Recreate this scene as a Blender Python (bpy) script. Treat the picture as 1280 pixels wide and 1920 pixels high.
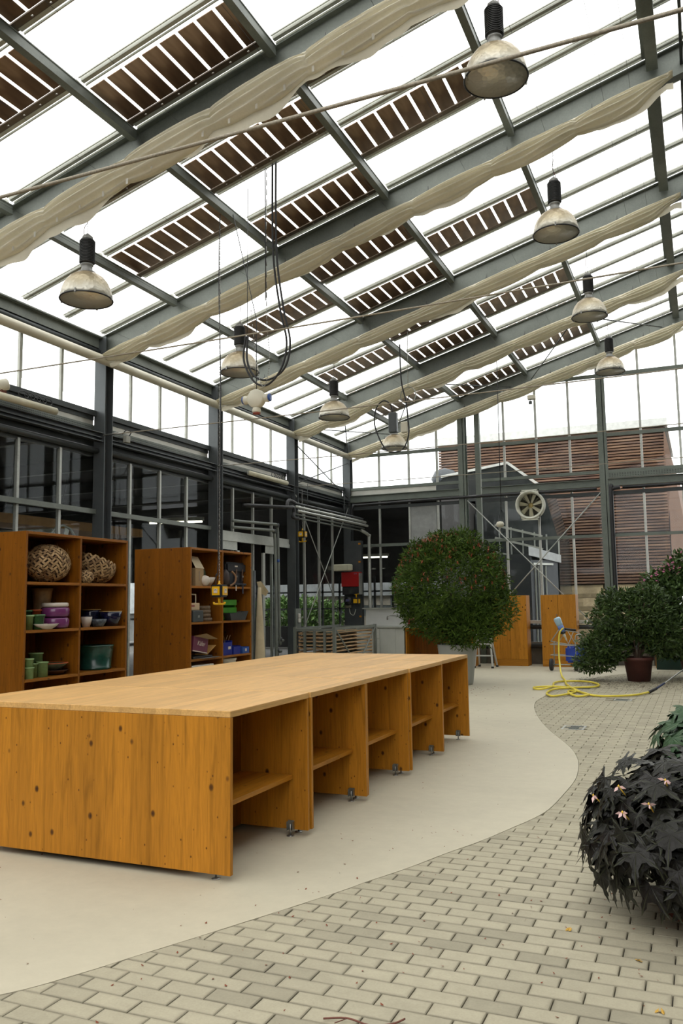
import bpy, bmesh, math, random
from mathutils import Vector, Matrix
random.seed(7)
for o in list(bpy.data.objects): bpy.data.objects.remove(o)
PI=math.pi; S=math.sin; K=math.cos
SC=bpy.context.scene; COL=SC.collection

# ---------------- camera, sky, exposure ----------------
F0,PITCH,ROLL,YAW,CH=1568.47,0.108646,-0.0141905,0.403968,1.45
def cam_axes():
    cp,sp,cr,sr=K(PITCH),S(PITCH),K(ROLL),S(ROLL)
    R=Vector((1,0,0));F=Vector((0,cp,sp));U=Vector((0,-sp,cp))
    M=Matrix.Rotation(YAW,3,'Z')
    return M@(cr*R+sr*U),M@F,M@(-sr*R+cr*U)
_R,_F,_U=cam_axes()
cd=bpy.data.cameras.new('camera');cam=bpy.data.objects.new('camera',cd);COL.objects.link(cam)
cd.sensor_fit='HORIZONTAL';cd.sensor_width=24.0;cd.lens=F0/1280*24.0;cd.clip_end=300;cd.clip_start=.05
mw=Matrix.Identity(4)
for i in range(3): mw[i][0]=_R[i];mw[i][1]=_U[i];mw[i][2]=-_F[i]
mw[0][3],mw[1][3],mw[2][3]=0,0,CH
cam.matrix_world=mw;SC.camera=cam
w=bpy.data.worlds.new('overcast_sky');SC.world=w;w.use_nodes=True
bg=w.node_tree.nodes['Background'];bg.inputs[0].default_value=(1.0,0.985,0.965,1);bg.inputs[1].default_value=3.0
SC.view_settings.view_transform='Standard';SC.view_settings.look='None'
SC.view_settings.exposure=0.0;SC.view_settings.gamma=1.0;SC.view_settings.use_curve_mapping=False

# ---------------- helpers ----------------
def empty(name,loc=(0,0,0),rz=0,parent=None):
    o=bpy.data.objects.new(name,None);COL.objects.link(o);o.location=loc;o.rotation_euler[2]=rz;o.parent=parent;o.empty_display_size=.1;return o
def tag(o,label=None,cat=None,group=None,kind=None):
    if label:o['label']=label
    if cat:o['category']=cat
    if group:o['group']=group
    if kind:o['kind']=kind
    return o
def thing(name,label,cat,loc=(0,0,0),rz=0,group=None): return tag(empty(name,loc,rz),label,cat,group)
def copy_tree(o,parent=None):
    c=o.copy();COL.objects.link(c)
    if parent is not None:c.parent=parent
    for ch in kids(o):copy_tree(ch,c)
    return c
KID={}
def kids(o): return KID.get(o.name,[])
class MB:
    def __init__(s): s.v=[];s.f=[];s.sm=[];s.mi=[];s.m=0
    def add(s,vs,fs,sm=False):
        b=len(s.v);s.v+=[tuple(p) for p in vs];s.f+=[tuple(i+b for i in f) for f in fs];s.sm+=[sm]*len(fs);s.mi+=[s.m]*len(fs);return s
    def box(s,x0,y0,z0,x1,y1,z1,M=None):
        vs=[Vector(p) for p in((x0,y0,z0),(x1,y0,z0),(x1,y1,z0),(x0,y1,z0),(x0,y0,z1),(x1,y0,z1),(x1,y1,z1),(x0,y1,z1))]
        if M is not None:vs=[M@p for p in vs]
        return s.add(vs,[(0,3,2,1),(4,5,6,7),(0,1,5,4),(1,2,6,5),(2,3,7,6),(3,0,4,7)])
    def cbox(s,c,d,M=None):
        return s.box(c[0]-d[0]/2,c[1]-d[1]/2,c[2]-d[2]/2,c[0]+d[0]/2,c[1]+d[1]/2,c[2]+d[2]/2,M)
    def bar(s,a,b,wd,ht,up=(0,0,1)):
        a=Vector(a);b=Vector(b);d=(b-a).normalized();u=Vector(up)
        sd=d.cross(u)
        if sd.length<1e-4:u=Vector((0,1,0));sd=d.cross(u)
        sd.normalize();u=sd.cross(d)
        q=[(-1,-1),(1,-1),(1,1),(-1,1)]
        vs=[p+sd*(i*wd/2)+u*(j*ht/2) for p in(a,b) for i,j in q]
        return s.add(vs,[(0,1,2,3),(7,6,5,4),(0,4,5,1),(1,5,6,2),(2,6,7,3),(3,7,4,0)])
    def tube(s,pts,r,n=8,closed=False,sm=True,cap=True):
        P=[Vector(p) for p in pts];N=len(P);ring=[];prev=None
        for i,p in enumerate(P):
            if closed:t=(P[(i+1)%N]-P[i-1])
            else:t=P[min(i+1,N-1)]-P[max(i-1,0)]
            t.normalize()
            if prev is None:
                u=t.cross(Vector((0,0,1)))
                if u.length<.1:u=t.cross(Vector((1,0,0)))
            else:
                u=prev-t*prev.dot(t)
            u.normalize();prev=u;v=t.cross(u)
            rr=r[i] if isinstance(r,(list,tuple)) else r
            ring+=[p+(u*K(2*PI*k/n)+v*S(2*PI*k/n))*rr for k in range(n)]
        fs=[]
        for i in range(N if closed else N-1):
            j=(i+1)%N
            fs+=[(i*n+k,i*n+(k+1)%n,j*n+(k+1)%n,j*n+k) for k in range(n)]
        if cap and not closed:fs+=[tuple(range(n))[::-1],tuple(range((N-1)*n,N*n))]
        return s.add(ring,fs,sm)
    def lathe(s,prof,c=(0,0,0),n=24,sm=True,M=None,sx=1,sy=1):
        vs=[];fs=[];N=len(prof)
        for r,z in prof:
            for k in range(n):
                a=2*PI*k/n;p=Vector((r*K(a)*sx,r*S(a)*sy,z))
                if M is not None:p=M@p
                vs.append(p+Vector(c))
        for i in range(N-1):
            fs+=[(i*n+k,i*n+(k+1)%n,(i+1)*n+(k+1)%n,(i+1)*n+k) for k in range(n)]
        if prof[0][0]>1e-5:fs.append(tuple(range(n))[::-1])
        if prof[-1][0]>1e-5:fs.append(tuple(range((N-1)*n,N*n)))
        return s.add(vs,fs,sm)
    def prism(s,poly,ax,a,b):
        n=len(poly)
        def P(p,t):
            return {'x':(t,p[0],p[1]),'y':(p[0],t,p[1]),'z':(p[0],p[1],t)}[ax]
        return s.add([P(p,a) for p in poly]+[P(p,b) for p in poly],[tuple(range(n))[::-1],tuple(range(n,2*n))]+[(i,(i+1)%n,n+(i+1)%n,n+i) for i in range(n)])
    def quad(s,a,b,c,d): return s.add([a,b,c,d],[(0,1,2,3)])
    def build(s,name,mat,parent=None,bev=0,loc=None,fix=True,seg=1):
        me=bpy.data.meshes.new(name);me.from_pydata(s.v,[],s.f)
        if fix or bev:
            bm=bmesh.new();bm.from_mesh(me)
            for i,f in enumerate(bm.faces):f.smooth=s.sm[i];f.material_index=s.mi[i]
            if fix:bmesh.ops.recalc_face_normals(bm,faces=bm.faces)
            if bev:bmesh.ops.bevel(bm,geom=[e for e in bm.edges if e.is_manifold and e.calc_face_angle(0)>.6],offset=bev,segments=seg,affect='EDGES')
            bm.to_mesh(me);bm.free()
        else:
            me.polygons.foreach_set('use_smooth',s.sm);me.polygons.foreach_set('material_index',s.mi)
        for m in (mat if isinstance(mat,(list,tuple)) else [mat]):me.materials.append(m)
        return inst(name,me,parent,loc)
def inst(name,me,parent=None,loc=None,mat=None):
    o=bpy.data.objects.new(name,me);COL.objects.link(o)
    if parent is not None:
        o.parent=parent;KID.setdefault(parent.name,[]).append(o)
    if mat is not None:o.matrix_local=mat
    elif loc is not None:o.location=loc
    return o
def box(name,mat,parent,a,b,bev=0,M=None): return MB().box(*a,*b,M).build(name,mat,parent,bev)
def text(name,body,size,mat,parent,M,depth=.0005,shear=0):
    cu=bpy.data.curves.new(name,'FONT');cu.body=body;cu.size=size;cu.extrude=depth;cu.align_x='CENTER';cu.align_y='CENTER';cu.shear=shear
    cu.materials.append(mat);tmp=bpy.data.objects.new(name,cu);COL.objects.link(tmp);bpy.context.view_layer.update();me=bpy.data.meshes.new_from_object(tmp);bpy.data.objects.remove(tmp);o=bpy.data.objects.new(name,me);COL.objects.link(o);o.parent=parent;KID.setdefault(parent.name,[]).append(o);o.matrix_local=M;return o
def axes(x,y,z,o):
    M=Matrix.Identity(4)
    for i in range(3):M[i][0]=x[i];M[i][1]=y[i];M[i][2]=z[i];M[i][3]=o[i]
    return M
def cat(P,n=8,closed=False):
    P=[Vector(p) for p in P];N=len(P);out=[]
    for i in range(N if closed else N-1):
        a,b,c,d=(P[(i-1)%N] if closed or i else P[0]),P[i],P[(i+1)%N],(P[(i+2)%N] if closed or i+2<N else P[-1])
        for k in range(n):
            t=k/n;out.append(.5*((2*b)+(c-a)*t+(2*a-5*b+4*c-d)*t*t+(3*b-a-3*c+d)*t**3))
    if not closed:out.append(P[-1])
    return out

# ---------------- materials ----------------
class NT:
    def __init__(s,name):
        m=bpy.data.materials.new(name);m.use_nodes=True;s.m=m;s.t=m.node_tree;s.p=s.t.nodes['Principled BSDF'];s.l=s.t.links
    def n(s,ty,**k):
        nd=s.t.nodes.new('ShaderNode'+ty)
        for a,b in k.items():
            if a.startswith('i_'):
                key=a[2:].replace('_',' ');nd.inputs[int(key) if key.isdigit() else key].default_value=b
            else:setattr(nd,a,b)
        return nd
    def co(s,scale=(1,1,1),rnd=True,src='Object'):
        tc=s.n('TexCoord');mp=s.n('Mapping');mp.inputs['Scale'].default_value=scale
        if rnd:
            oi=s.n('ObjectInfo');vm=s.n('VectorMath',operation='MULTIPLY');s.l.new(oi.outputs['Random'],vm.inputs[0]);vm.inputs[1].default_value=(37,23,51)
            va=s.n('VectorMath',operation='ADD');s.l.new(tc.outputs[src],va.inputs[0]);s.l.new(vm.outputs[0],va.inputs[1]);s.l.new(va.outputs[0],mp.inputs[0])
        else:s.l.new(tc.outputs[src],mp.inputs[0])
        return mp.outputs[0]
    def noise(s,vec,scale,detail=4,rough=.6,dist=0):
        nd=s.n('TexNoise');nd.inputs['Scale'].default_value=scale;nd.inputs['Detail'].default_value=detail;nd.inputs['Roughness'].default_value=rough;nd.inputs['Distortion'].default_value=dist
        s.l.new(vec,nd.inputs['Vector']);return nd.outputs['Fac']
    def ramp(s,fac,stops):
        r=s.n('ValToRGB');e=r.color_ramp.elements
        while len(e)<len(stops):e.new(.5)
        for i,(p,c) in enumerate(stops):
            e[i].position=p;e[i].color=(*(c if isinstance(c,(tuple,list)) else (c,c,c)),1)
        s.l.new(fac,r.inputs[0]);return r.outputs[0]
    def mix(s,fac,a,b,mode='MIX'):
        m=s.n('Mix',data_type='RGBA',blend_type=mode)
        for i,v in((0,fac),(6,a),(7,b)):
            if hasattr(v,'is_output'):s.l.new(v,m.inputs[i])
            elif i==0:m.inputs[0].default_value=v
            else:m.inputs[i].default_value=(*v,1)
        return m.outputs[2]
    def math(s,op,a,b=0):
        m=s.n('Math',operation=op)
        for i,v in((0,a),(1,b)):
            if hasattr(v,'is_output'):s.l.new(v,m.inputs[i])
            else:m.inputs[i].default_value=v
        return m.outputs[0]
    def bump(s,h,strength=.3,dist=.01):
        b=s.n('Bump');b.inputs['Strength'].default_value=strength;b.inputs['Distance'].default_value=dist;s.l.new(h,b.inputs['Height']);s.l.new(b.outputs[0],s.p.inputs['Normal'])
    def col(s,c):
        if hasattr(c,'is_output'):s.l.new(c,s.p.inputs['Base Color'])
        else:s.p.inputs['Base Color'].default_value=(*c,1)
    def rm(s,rough=.5,metal=0,spec=.5):
        s.p.inputs['Roughness'].default_value=rough;s.p.inputs['Metallic'].default_value=metal;s.p.inputs['Specular IOR Level'].default_value=spec
def lin(r,g,b):
    f=lambda c:(c/255/12.92) if c<=10 else ((c/255+.055)/1.055)**2.4
    return (f(r),f(g),f(b))
def sc(c,k): return tuple(min(1,x*k) for x in c)
def plain(name,c,rough=.5,metal=0,var=.15,scale=6,bump=0,bscale=40,spec=.5):
    t=NT(name);v=t.co();f=t.noise(v,scale)
    t.col(t.ramp(f,[(.3,sc(c,1-var)),(.7,sc(c,1+var))]));t.rm(rough,metal,spec)
    if bump:t.bump(t.noise(v,bscale),bump,.01)
    return t.m
def wood(name,base,grain='z',knots=True,rough=.45,strip=.085,dark=.55,knot_s=8.0,kthr=.085,svar=.22):
    t=NT(name);g={'x':0,'y':1,'z':2}[grain]
    sc3=[14.0,14.0,14.0];sc3[g]=.9
    v=t.co();st=t.n('Mapping');st.inputs['Scale'].default_value=sc3;t.l.new(v,st.inputs[0])
    wv=t.noise(st.outputs[0],1.6,5,.62,1.2);fine=t.noise(st.outputs[0],7,3,.6,.3)
    # per-strip tone from the coordinate across the grain
    sx=t.n('SeparateXYZ');t.l.new(v,sx.inputs[0])
    idx={'z':(0,1),'y':(0,2),'x':(1,2)}[grain]
    a=t.math('FLOOR',t.math('MULTIPLY',sx.outputs[idx[0]],1/strip));b=t.math('FLOOR',t.math('MULTIPLY',sx.outputs[idx[1]],1/strip))
    cx=t.n('CombineXYZ');t.l.new(a,cx.inputs[0]);t.l.new(b,cx.inputs[1])
    wn=t.n('TexWhiteNoise',noise_dimensions='3D');t.l.new(cx.outputs[0],wn.inputs[0])
    c=t.ramp(wv,[(.30,sc(base,dark)),(.46,base),(.6,sc(base,1.12)),(.8,sc(base,.8))])
    c=t.mix(.45,c,t.ramp(fine,[(.35,sc(base,.72)),(.65,sc(base,1.15))]))
    c=t.mix(1.0,c,t.ramp(wn.outputs[0],[(0,1-svar),(1,1.0)]),'MULTIPLY')
    if knots:
        k3=[knot_s]*3;k3[g]=knot_s*.72
        km=t.n('Mapping');km.inputs['Scale'].default_value=k3;t.l.new(v,km.inputs[0])
        vo=t.n('TexVoronoi');vo.inputs['Scale'].default_value=1;t.l.new(km.outputs[0],vo.inputs['Vector'])
        f=t.ramp(vo.outputs['Distance'],[(kthr*.35,1.0),(kthr*.95,.8),(kthr*1.6,0.0)])
        c=t.mix(f,c,(.05,.018,.006))
        k4=t.n('Mapping');k4.inputs['Scale'].default_value=[z*2.3 for z in k3];k4.inputs['Location'].default_value=(3.3,1.7,5.1);t.l.new(v,k4.inputs[0])
        v2=t.n('TexVoronoi');v2.inputs['Scale'].default_value=1;t.l.new(k4.outputs[0],v2.inputs['Vector']);c=t.mix(t.ramp(v2.outputs['Distance'],[(kthr*.5,.9),(kthr*1.3,0.0)]),c,(.07,.022,.006))
        ln=t.n('Mapping');s5=[38.0]*3;s5[g]=.7;ln.inputs['Scale'].default_value=s5;t.l.new(v,ln.inputs[0]);nn=t.noise(ln.outputs[0],1,2,.5,.8);c=t.mix(t.ramp(nn,[(.6,0.0),(.72,.45)]),c,sc(base,.45))
    t.col(c);t.rm(rough,0,.22);t.bump(wv,.12,.004);return t.m
WBASE=(.50,.205,.018)
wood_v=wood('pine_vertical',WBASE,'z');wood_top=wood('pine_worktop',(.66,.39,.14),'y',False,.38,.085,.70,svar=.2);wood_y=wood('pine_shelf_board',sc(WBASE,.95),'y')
wood_x=wood('pine_rail',sc(WBASE,.95),'x');wood_in=wood('pine_dark_shaded',(.23,.078,.005),'z',knot_s=9,kthr=.1)  # last one: darker pine, shade inside tables and shelving put into its colour
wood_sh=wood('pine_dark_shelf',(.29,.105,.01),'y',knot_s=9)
wood_pale=wood('rough_lath_wood',(.50,.33,.18),'x',False,.8)
def galv(name,c,metal=.25,rough=.45):
    t=NT(name);v=t.co();vo=t.n('TexVoronoi');vo.inputs['Scale'].default_value=60;t.l.new(v,vo.inputs['Vector'])
    n=t.noise(v,3,5);a=t.ramp(n,[(.3,sc(c,.8)),(.7,sc(c,1.2))]);t.col(t.mix(.25,a,t.ramp(vo.outputs['Color'],[(0,sc(c,.7)),(1,sc(c,1.35))])));t.rm(rough,metal);return t.m
steel=galv('galvanised_steel',lin(108,113,106));steel_d=galv('dark_galvanised_steel',lin(64,68,68));steel_l=galv('bright_aluminium',lin(170,172,165),.5,.4)
alu=plain('glazing_bar_aluminium',lin(165,166,155),.4,.3);cream=plain('cream_painted_pipe',lin(205,200,180),.45,0,.08,3)
black=plain('black_plastic',(.012,.012,.013),.45,0,.2);rubber=plain('black_rubber_hose',(.015,.015,.015),.6)
darkm=plain('dark_interior',(.018,.018,.017),.8);white=plain('white_laminate',lin(190,190,185),.4,0,.05,2)
ropem=plain('steel_wire_rope',lin(140,132,115),.6,.3,.3,80)
cladm=plain('light_metal_cladding',lin(190,188,178),.35,.3,.2,1.2)
chrome=plain('zinc_plated_hardware',lin(150,150,145),.3,.8)
def glass(name,tint=(.93,.95,.95),refl=.5,dirt=.06,ior=1.5):
    t=NT(name);t.t.nodes.remove(t.p);o=t.t.nodes['Material Output']
    tr=t.n('BsdfTransparent');tr.inputs[0].default_value=(*tint,1);gl=t.n('BsdfGlossy');gl.inputs['Roughness'].default_value=.02;gl.inputs[0].default_value=(.9,.92,.95,1)
    lw=t.n('LayerWeight');lw.inputs[0].default_value=.5;f=t.math('MULTIPLY',t.math('ADD',t.math('MULTIPLY',t.math('POWER',lw.outputs['Facing'],5.0),.9),.04),refl);m=t.n('MixShader');t.l.new(f,m.inputs[0]);t.l.new(tr.outputs[0],m.inputs[1]);t.l.new(gl.outputs[0],m.inputs[2])
    df=t.n('BsdfDiffuse');df.inputs[0].default_value=(.6,.6,.58,1);m2=t.n('MixShader');v=t.co();d=t.ramp(t.noise(v,1.5,6,.7),[(.45,0.0),(.9,dirt)]);t.l.new(d,m2.inputs[0]);t.l.new(m.outputs[0],m2.inputs[1]);t.l.new(df.outputs[0],m2.inputs[2]);t.l.new(m2.outputs[0],o.inputs[0]);return t.m
pane_g=glass('window_glass',(.93,.95,.95),.22,.03);roof_g=glass('roof_glass',(.97,.98,.98),.15,.03)
def emis(name,c,st):
    t=NT(name);t.p.inputs['Emission Color'].default_value=(*c,1);t.p.inputs['Emission Strength'].default_value=st;t.col((.8,.8,.8));return t.m

# ---------------- floor ----------------
CURVE=[(-6,1.3),(-4.2,1.55),(-3.2,2.0),(-2.85,2.24),(-2.518,2.549),(-2.36,2.807),(-2.254,3.027),(-2.119,3.303),(-2.028,3.496),(-1.902,3.761),(-1.766,4.062),(-1.693,4.247),(-1.569,4.531),(-1.452,4.858),(-1.325,5.173),(-1.209,5.539),(-1.127,5.81),(-1.07,6.102),(-1.042,6.626),(-1.034,7.177),(-1.082,7.727),(-1.155,8.173),(-1.309,8.749),(-1.682,9.796),(-1.942,10.66),(-2.146,11.492),(-2.271,12.194),(-2.304,12.706),(-2.285,13.385),(-2.21,14.692),(-2.028,16.056),(-1.661,17.134),(-1.035,18.0),(-0.463,18.6),(0.6,18.9),(8,19)]
CV=[(p.x,p.y) for p in cat([(x,y,0) for x,y in CURVE],4)]
def concrete():
    t=NT('smooth_concrete');v=t.co(rnd=False);n=t.noise(v,.7,6,.6,.4);n2=t.noise(v,9,5,.7);sp=t.noise(v,160,2,.5)
    c=lin(186,179,157);a=t.ramp(n,[(.25,sc(c,.84)),(.5,c),(.75,sc(c,1.08))]);a=t.mix(.35,a,t.ramp(n2,[(.3,sc(c,.85)),(.7,sc(c,1.1))]))
    a=t.mix(t.ramp(sp,[(.70,0.0),(.76,.35)]),a,sc(c,.5));t.col(a);t.rm(.62,0,.3);t.bump(sp,.05,.002);return t.m
conc=concrete()
fl=MB();poly=[(-9.2,-2.0),(-6,-2)]+CV+[(8,19.75),(-8.3,19.75),(-9.2,19.75)]
# concrete slab as a strip between the wall side and the curve
L=[(-9.2,-2.0)]+[(-9.2,y) for x,y in CV]+[(-9.2,19.8)];Rr=[(-6.0,-2.0)]+CV+[(8,19.8)]
top=[];n=len(L)
for (a,b),(c,d) in zip(L,Rr):top+=[(a,b,0),(c,d,0)]
fs=[(2*i,2*i+1,2*i+3,2*i+2) for i in range(n-1)]
fl.add(top,fs);fl.add([(c,d,0) for c,d in Rr]+[(c,d,-.12) for c,d in Rr],[(i,i+1,n+i+1,n+i) for i in range(n-1)])
floor=fl.build('floor',conc,None,fix=False);tag(floor,'smooth pale concrete floor slab with curved edge against the paving',None,None,'structure')
def sandm():
    t=NT('joint_sand');v=t.co(rnd=False);t.col(t.ramp(t.noise(v,60,5),[(.3,(.02,.018,.014)),(.7,(.07,.06,.045))]));t.rm(.95);return t.m
pv=MB();pv.box(-7,-2,-.15,8,19,-.018);pave=pv.build('pavement',sandm(),None);tag(pave,'grey brick paving in running bond beside the concrete slab',None,None,'structure')
def brickm():
    t=NT('paver_concrete');v=t.co();oi=t.n('ObjectInfo');n=t.noise(v,5,5,.65);f=t.noise(v,120,2,.5)
    c=lin(170,163,140);at=t.n('Attribute',attribute_name='shade')
    a=t.ramp(n,[(.3,sc(c,.84)),(.55,c),(.8,sc(c,1.12))]);a=t.mix(.2,a,t.ramp(f,[(.3,sc(c,.75)),(.7,sc(c,1.2))]))
    tc=t.n('TexCoord');sx=t.n('SeparateXYZ');t.l.new(tc.outputs['Object'],sx.inputs[0])
    ex=t.math('MULTIPLY',t.math('ABSOLUTE',sx.outputs[0]),1/.098);ey=t.math('MULTIPLY',t.math('ABSOLUTE',sx.outputs[1]),1/.045)
    ed=t.math('ADD',t.math('MAXIMUM',t.math('POWER',ex,6.0),t.math('POWER',ey,3.0)),t.math('MULTIPLY',t.math('SUBTRACT',n,.5),1.6))
    a=t.mix(t.ramp(ed,[(.4,0.0),(1.15,.55)]),a,sc(c,.52))
    a=t.mix(1.0,a,t.ramp(oi.outputs['Random'],[(0,.74),(.4,.95),(1,1.0)]),'MULTIPLY');t.col(a);t.rm(.8,0,.3);t.bump(f,.12,.002);return t.m
pm=brickm()
pm2=NT('paver_concrete_far');v=pm2.co(rnd=False);vv=pm2.n('Mapping');vv.inputs['Scale'].default_value=(5,10.6,1);pm2.l.new(v,vv.inputs[0]);wn=pm2.n('TexWhiteNoise',noise_dimensions='2D')
sn=pm2.n('VectorMath',operation='FLOOR');pm2.l.new(vv.outputs[0],sn.inputs[0]);pm2.l.new(sn.outputs[0],wn.inputs[0])
c=lin(170,163,140);a=pm2.ramp(pm2.noise(v,5,5,.65),[(.3,sc(c,.85)),(.8,sc(c,1.12))]);pm2.col(pm2.mix(1.0,a,pm2.ramp(wn.outputs[0],[(0,.84),(1,1.0)]),'MULTIPLY'));pm2.rm(.8,0,.3);pm2=pm2.m
def clip(poly,a,b):  # keep the side to the right of a->b
    out=[];f=lambda p:(b[0]-a[0])*(p[1]-a[1])-(b[1]-a[1])*(p[0]-a[0])
    for i in range(len(poly)):
        p,q=poly[i],poly[(i+1)%len(poly)];fp,fq=f(p),f(q)
        if fp<=0:out.append(p)
        if fp*fq<0:
            t=fp/(fp-fq);out.append((p[0]+(q[0]-p[0])*t,p[1]+(q[1]-p[1])*t))
    return out
def near_seg(x,y):
    best=None
    for i in range(len(CV)-1):
        a,b=CV[i],CV[i+1];dx,dy=b[0]-a[0],b[1]-a[1];t=max(0,min(1,((x-a[0])*dx+(y-a[1])*dy)/(dx*dx+dy*dy)))
        d=(a[0]+dx*t-x)**2+(a[1]+dy*t-y)**2
        if best is None or d<best[0]:best=(d,i)
    a,b=CV[best[1]],CV[best[1]+1]
    return math.sqrt(best[0]),(b[0]-a[0])*(y-a[1])-(b[1]-a[1])*(x-a[0]),a,b
def brick_mesh(poly,h=.016,ch=.003,zt=0.0):
    n=len(poly);cx=sum(p[0] for p in poly)/n;cy=sum(p[1] for p in poly)/n
    vs=[];
    for p in poly:vs.append((p[0],p[1],zt-h))
    for p in poly:vs.append((p[0],p[1],zt-ch))
    for p in poly:
        d=math.hypot(cx-p[0],cy-p[1])+1e-6;k=min(.5,ch*1.3/d);vs.append((p[0]+(cx-p[0])*k,p[1]+(cy-p[1])*k,zt))
    fs=[tuple(range(2*n,3*n))]
    for i in range(n):
        j=(i+1)%n;fs+=[(i,j,n+j,n+i),(n+i,n+j,2*n+j,2*n+i)]
    return vs,fs
PX,PY,JT=.2003,.0944,.0045
DRAINS=[(-1.56,9.86,-1.31,10.19),(-2.0,14.30,-1.74,14.62),(-1.27,12.86,-1.02,13.10)]
def in_view(x,y):
    p=Vector((x,y,-CH));wv=p.dot(_F)
    if wv<.3:return False
    u=640+F0*p.dot(_R)/wv;v_=960-F0*p.dot(_U)/wv
    return -60<u<1340 and v_<1990
full=MB();vs,fs=brick_mesh([(-(PX-JT)/2,-(PY-JT)/2),((PX-JT)/2,-(PY-JT)/2),((PX-JT)/2,(PY-JT)/2),(-(PX-JT)/2,(PY-JT)/2)])
full.add(vs,fs);fm=bpy.data.meshes.new('brick');fm.from_pydata(full.v,[],full.f);fm.materials.append(pm)
cand=[];far=MB()
for k in range(-14,170):
    y=2.99+PY*(k+.5);off=-1.383 if k%2==0 else -1.4805
    for m in range(-12,30):
        x=off+PX*(m+.5)
        if y>3 and x>2.2:continue
        if not in_view(x,y):continue
        if any(a-.02<x<c+.02 and b-.01<y<d+.01 for a,b,c,d in DRAINS):continue
        d,sd,a,b=near_seg(x,y)
        if d>.13 and sd>0:continue
        cand.append((math.hypot(x,y),x,y,d,a,b))
cand.sort()
for i,(r,x,y,d,a,b) in enumerate(cand):
    zj=random.uniform(-.0015,.0008);hx,hy=(PX-JT)/2,(PY-JT)/2
    cut=d<.14
    poly=[(-hx,-hy),(hx,-hy),(hx,hy),(-hx,hy)]
    if cut:
        poly=[(p[0]+x,p[1]+y) for p in poly]
        nn=Vector((b[1]-a[1],-(b[0]-a[0]))).normalized()*.003
        poly=clip(poly,(a[0]+nn.x,a[1]+nn.y),(b[0]+nn.x,b[1]+nn.y))
        if len(poly)<3:continue
        ar=abs(sum(poly[q][0]*poly[(q+1)%len(poly)][1]-poly[(q+1)%len(poly)][0]*poly[q][1] for q in range(len(poly))))/2
        if ar<.0006:continue
        poly=[(p[0]-x,p[1]-y) for p in poly]
    if i<296:
        if cut:
            vs,fs=brick_mesh(poly);me=bpy.data.meshes.new('brick');me.from_pydata(vs,[],fs);me.materials.append(pm)
        else:me=fm
        o=inst('brick',me,pave,(x,y,zj))
        if not cut:o.rotation_euler=(random.uniform(-.006,.006),random.uniform(-.004,.004),random.uniform(-.006,.006)+(PI if random.random()<.5 else 0))
    else:
        vs,fs=brick_mesh([(p[0]+x,p[1]+y) for p in poly],zt=zj*.6);far.add(vs,fs)
tag(far.build('far_bricks',pm2,pave,fix=False),None,None,None,'stuff')
gr=MB()
gr.box(-60,-40,-.4,60,80,-.2);tag(gr.build('ground',plain('outdoor_asphalt',lin(95,93,88),.9),None),'dark ground outside the glasshouse',None,None,'structure')

# ---------------- roof ----------------
SL=.285;XE=-8.2
def zr(x,dz=0): return 5.55+SL*(x-XE)+dz
RY=[3.65,6.85,10.05,13.25,16.45,19.62]
XR=3.25
roof=empty('ceiling');tag(roof,'sloping glazed greenhouse roof on steel rafters and purlins',None,None,'structure')
def ibeam(m,a,b,wd,ht,tf=.014,tw=.01):
    a=Vector(a);b=Vector(b);d=(b-a).normalized();s_=d.cross(Vector((0,0,1))).normalized();u=s_.cross(d)
    for k in(.5,-.5):m.bar(a+u*(ht*k-math.copysign(tf/2,k)),b+u*(ht*k-math.copysign(tf/2,k)),wd,tf,u)
    m.bar(a,b,tw,ht-2*tf,u)
for y in RY:
    m=MB();ibeam(m,(XE,y,zr(XE,-.19)),(XR,y,zr(XR,-.19)),.13,.37);m.build('rafter',steel,roof)
PXS=[-6.87,-5.2,-3.56,-1.88,-.2,1.45,3.05]
for i,x in enumerate(PXS):
    for j in range(-1,len(RY)-1):
        y0=RY[j]+.07 if j>=0 else .6;y1=RY[j+1]-.07;m=MB()
        if i==4:
            m.bar((x,y0,zr(x,-.10)),(x,y1,zr(x,-.10)),.13,.16);m.bar((x-.09,y0,zr(x,.01)),(x-.09,y1,zr(x,.01)),.04,.05)
        else:
            m.bar((x-.035,y0,zr(x,-.06)),(x-.035,y1,zr(x,-.06)),.012,.11);m.bar((x,y0,zr(x,-.012)),(x,y1,zr(x,-.012)),.08,.012);m.bar((x,y0,zr(x,-.11)),(x,y1,zr(x,-.11)),.08,.012);m.bar((x+.03,y0,zr(x,-.06)),(x+.03,y1,zr(x,-.06)),.006,.09)
        m.build('purlin',steel,roof)
m=MB();m.bar((.12,.6,zr(.12,-.22)),(.12,19.6,zr(.12,-.22)),.035,.05);m.build('vent_shaft',steel_d,roof)
YB=[6.75+.8*k for k in range(-7,17)]
GX=[XE]+PXS
for y in YB:
    m=MB()
    for a,b in zip(GX[:-1],GX[1:]):
        a2=a+.02;b2=b-.02;m.bar((a2,y,zr(a2,.05)),(b2,y,zr(b2,.05)),.045,.05,(-SL,0,1));m.bar((a2,y+.055,zr(a2,.035)),(b2,y+.055,zr(b2,.035)),.012,.02,(-SL,0,1));m.bar((a2,y-.05,zr(a2,.045)),(b2,y-.05,zr(b2,.045)),.01,.012,(-SL,0,1))
    m.build('glazing_bar',alu,roof)
pvb=NT('brown_solar_film');v=pvb.co(rnd=False);st=pvb.n('Mapping');st.inputs['Scale'].default_value=(2,.6,2);pvb.l.new(v,st.inputs[0])
pvb.col(pvb.ramp(pvb.noise(st.outputs[0],1.6,3),[(.3,(.05,.027,.014)),(.5,(.16,.09,.05)),(.68,(.36,.24,.15))]));pvb.rm(.28,.35,.6);pvb=pvb.m  # pale streaks of the ramp are gloss highlights painted into the brown
trim=plain('brown_metal_trim',lin(95,82,68),.4,.5)
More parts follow.
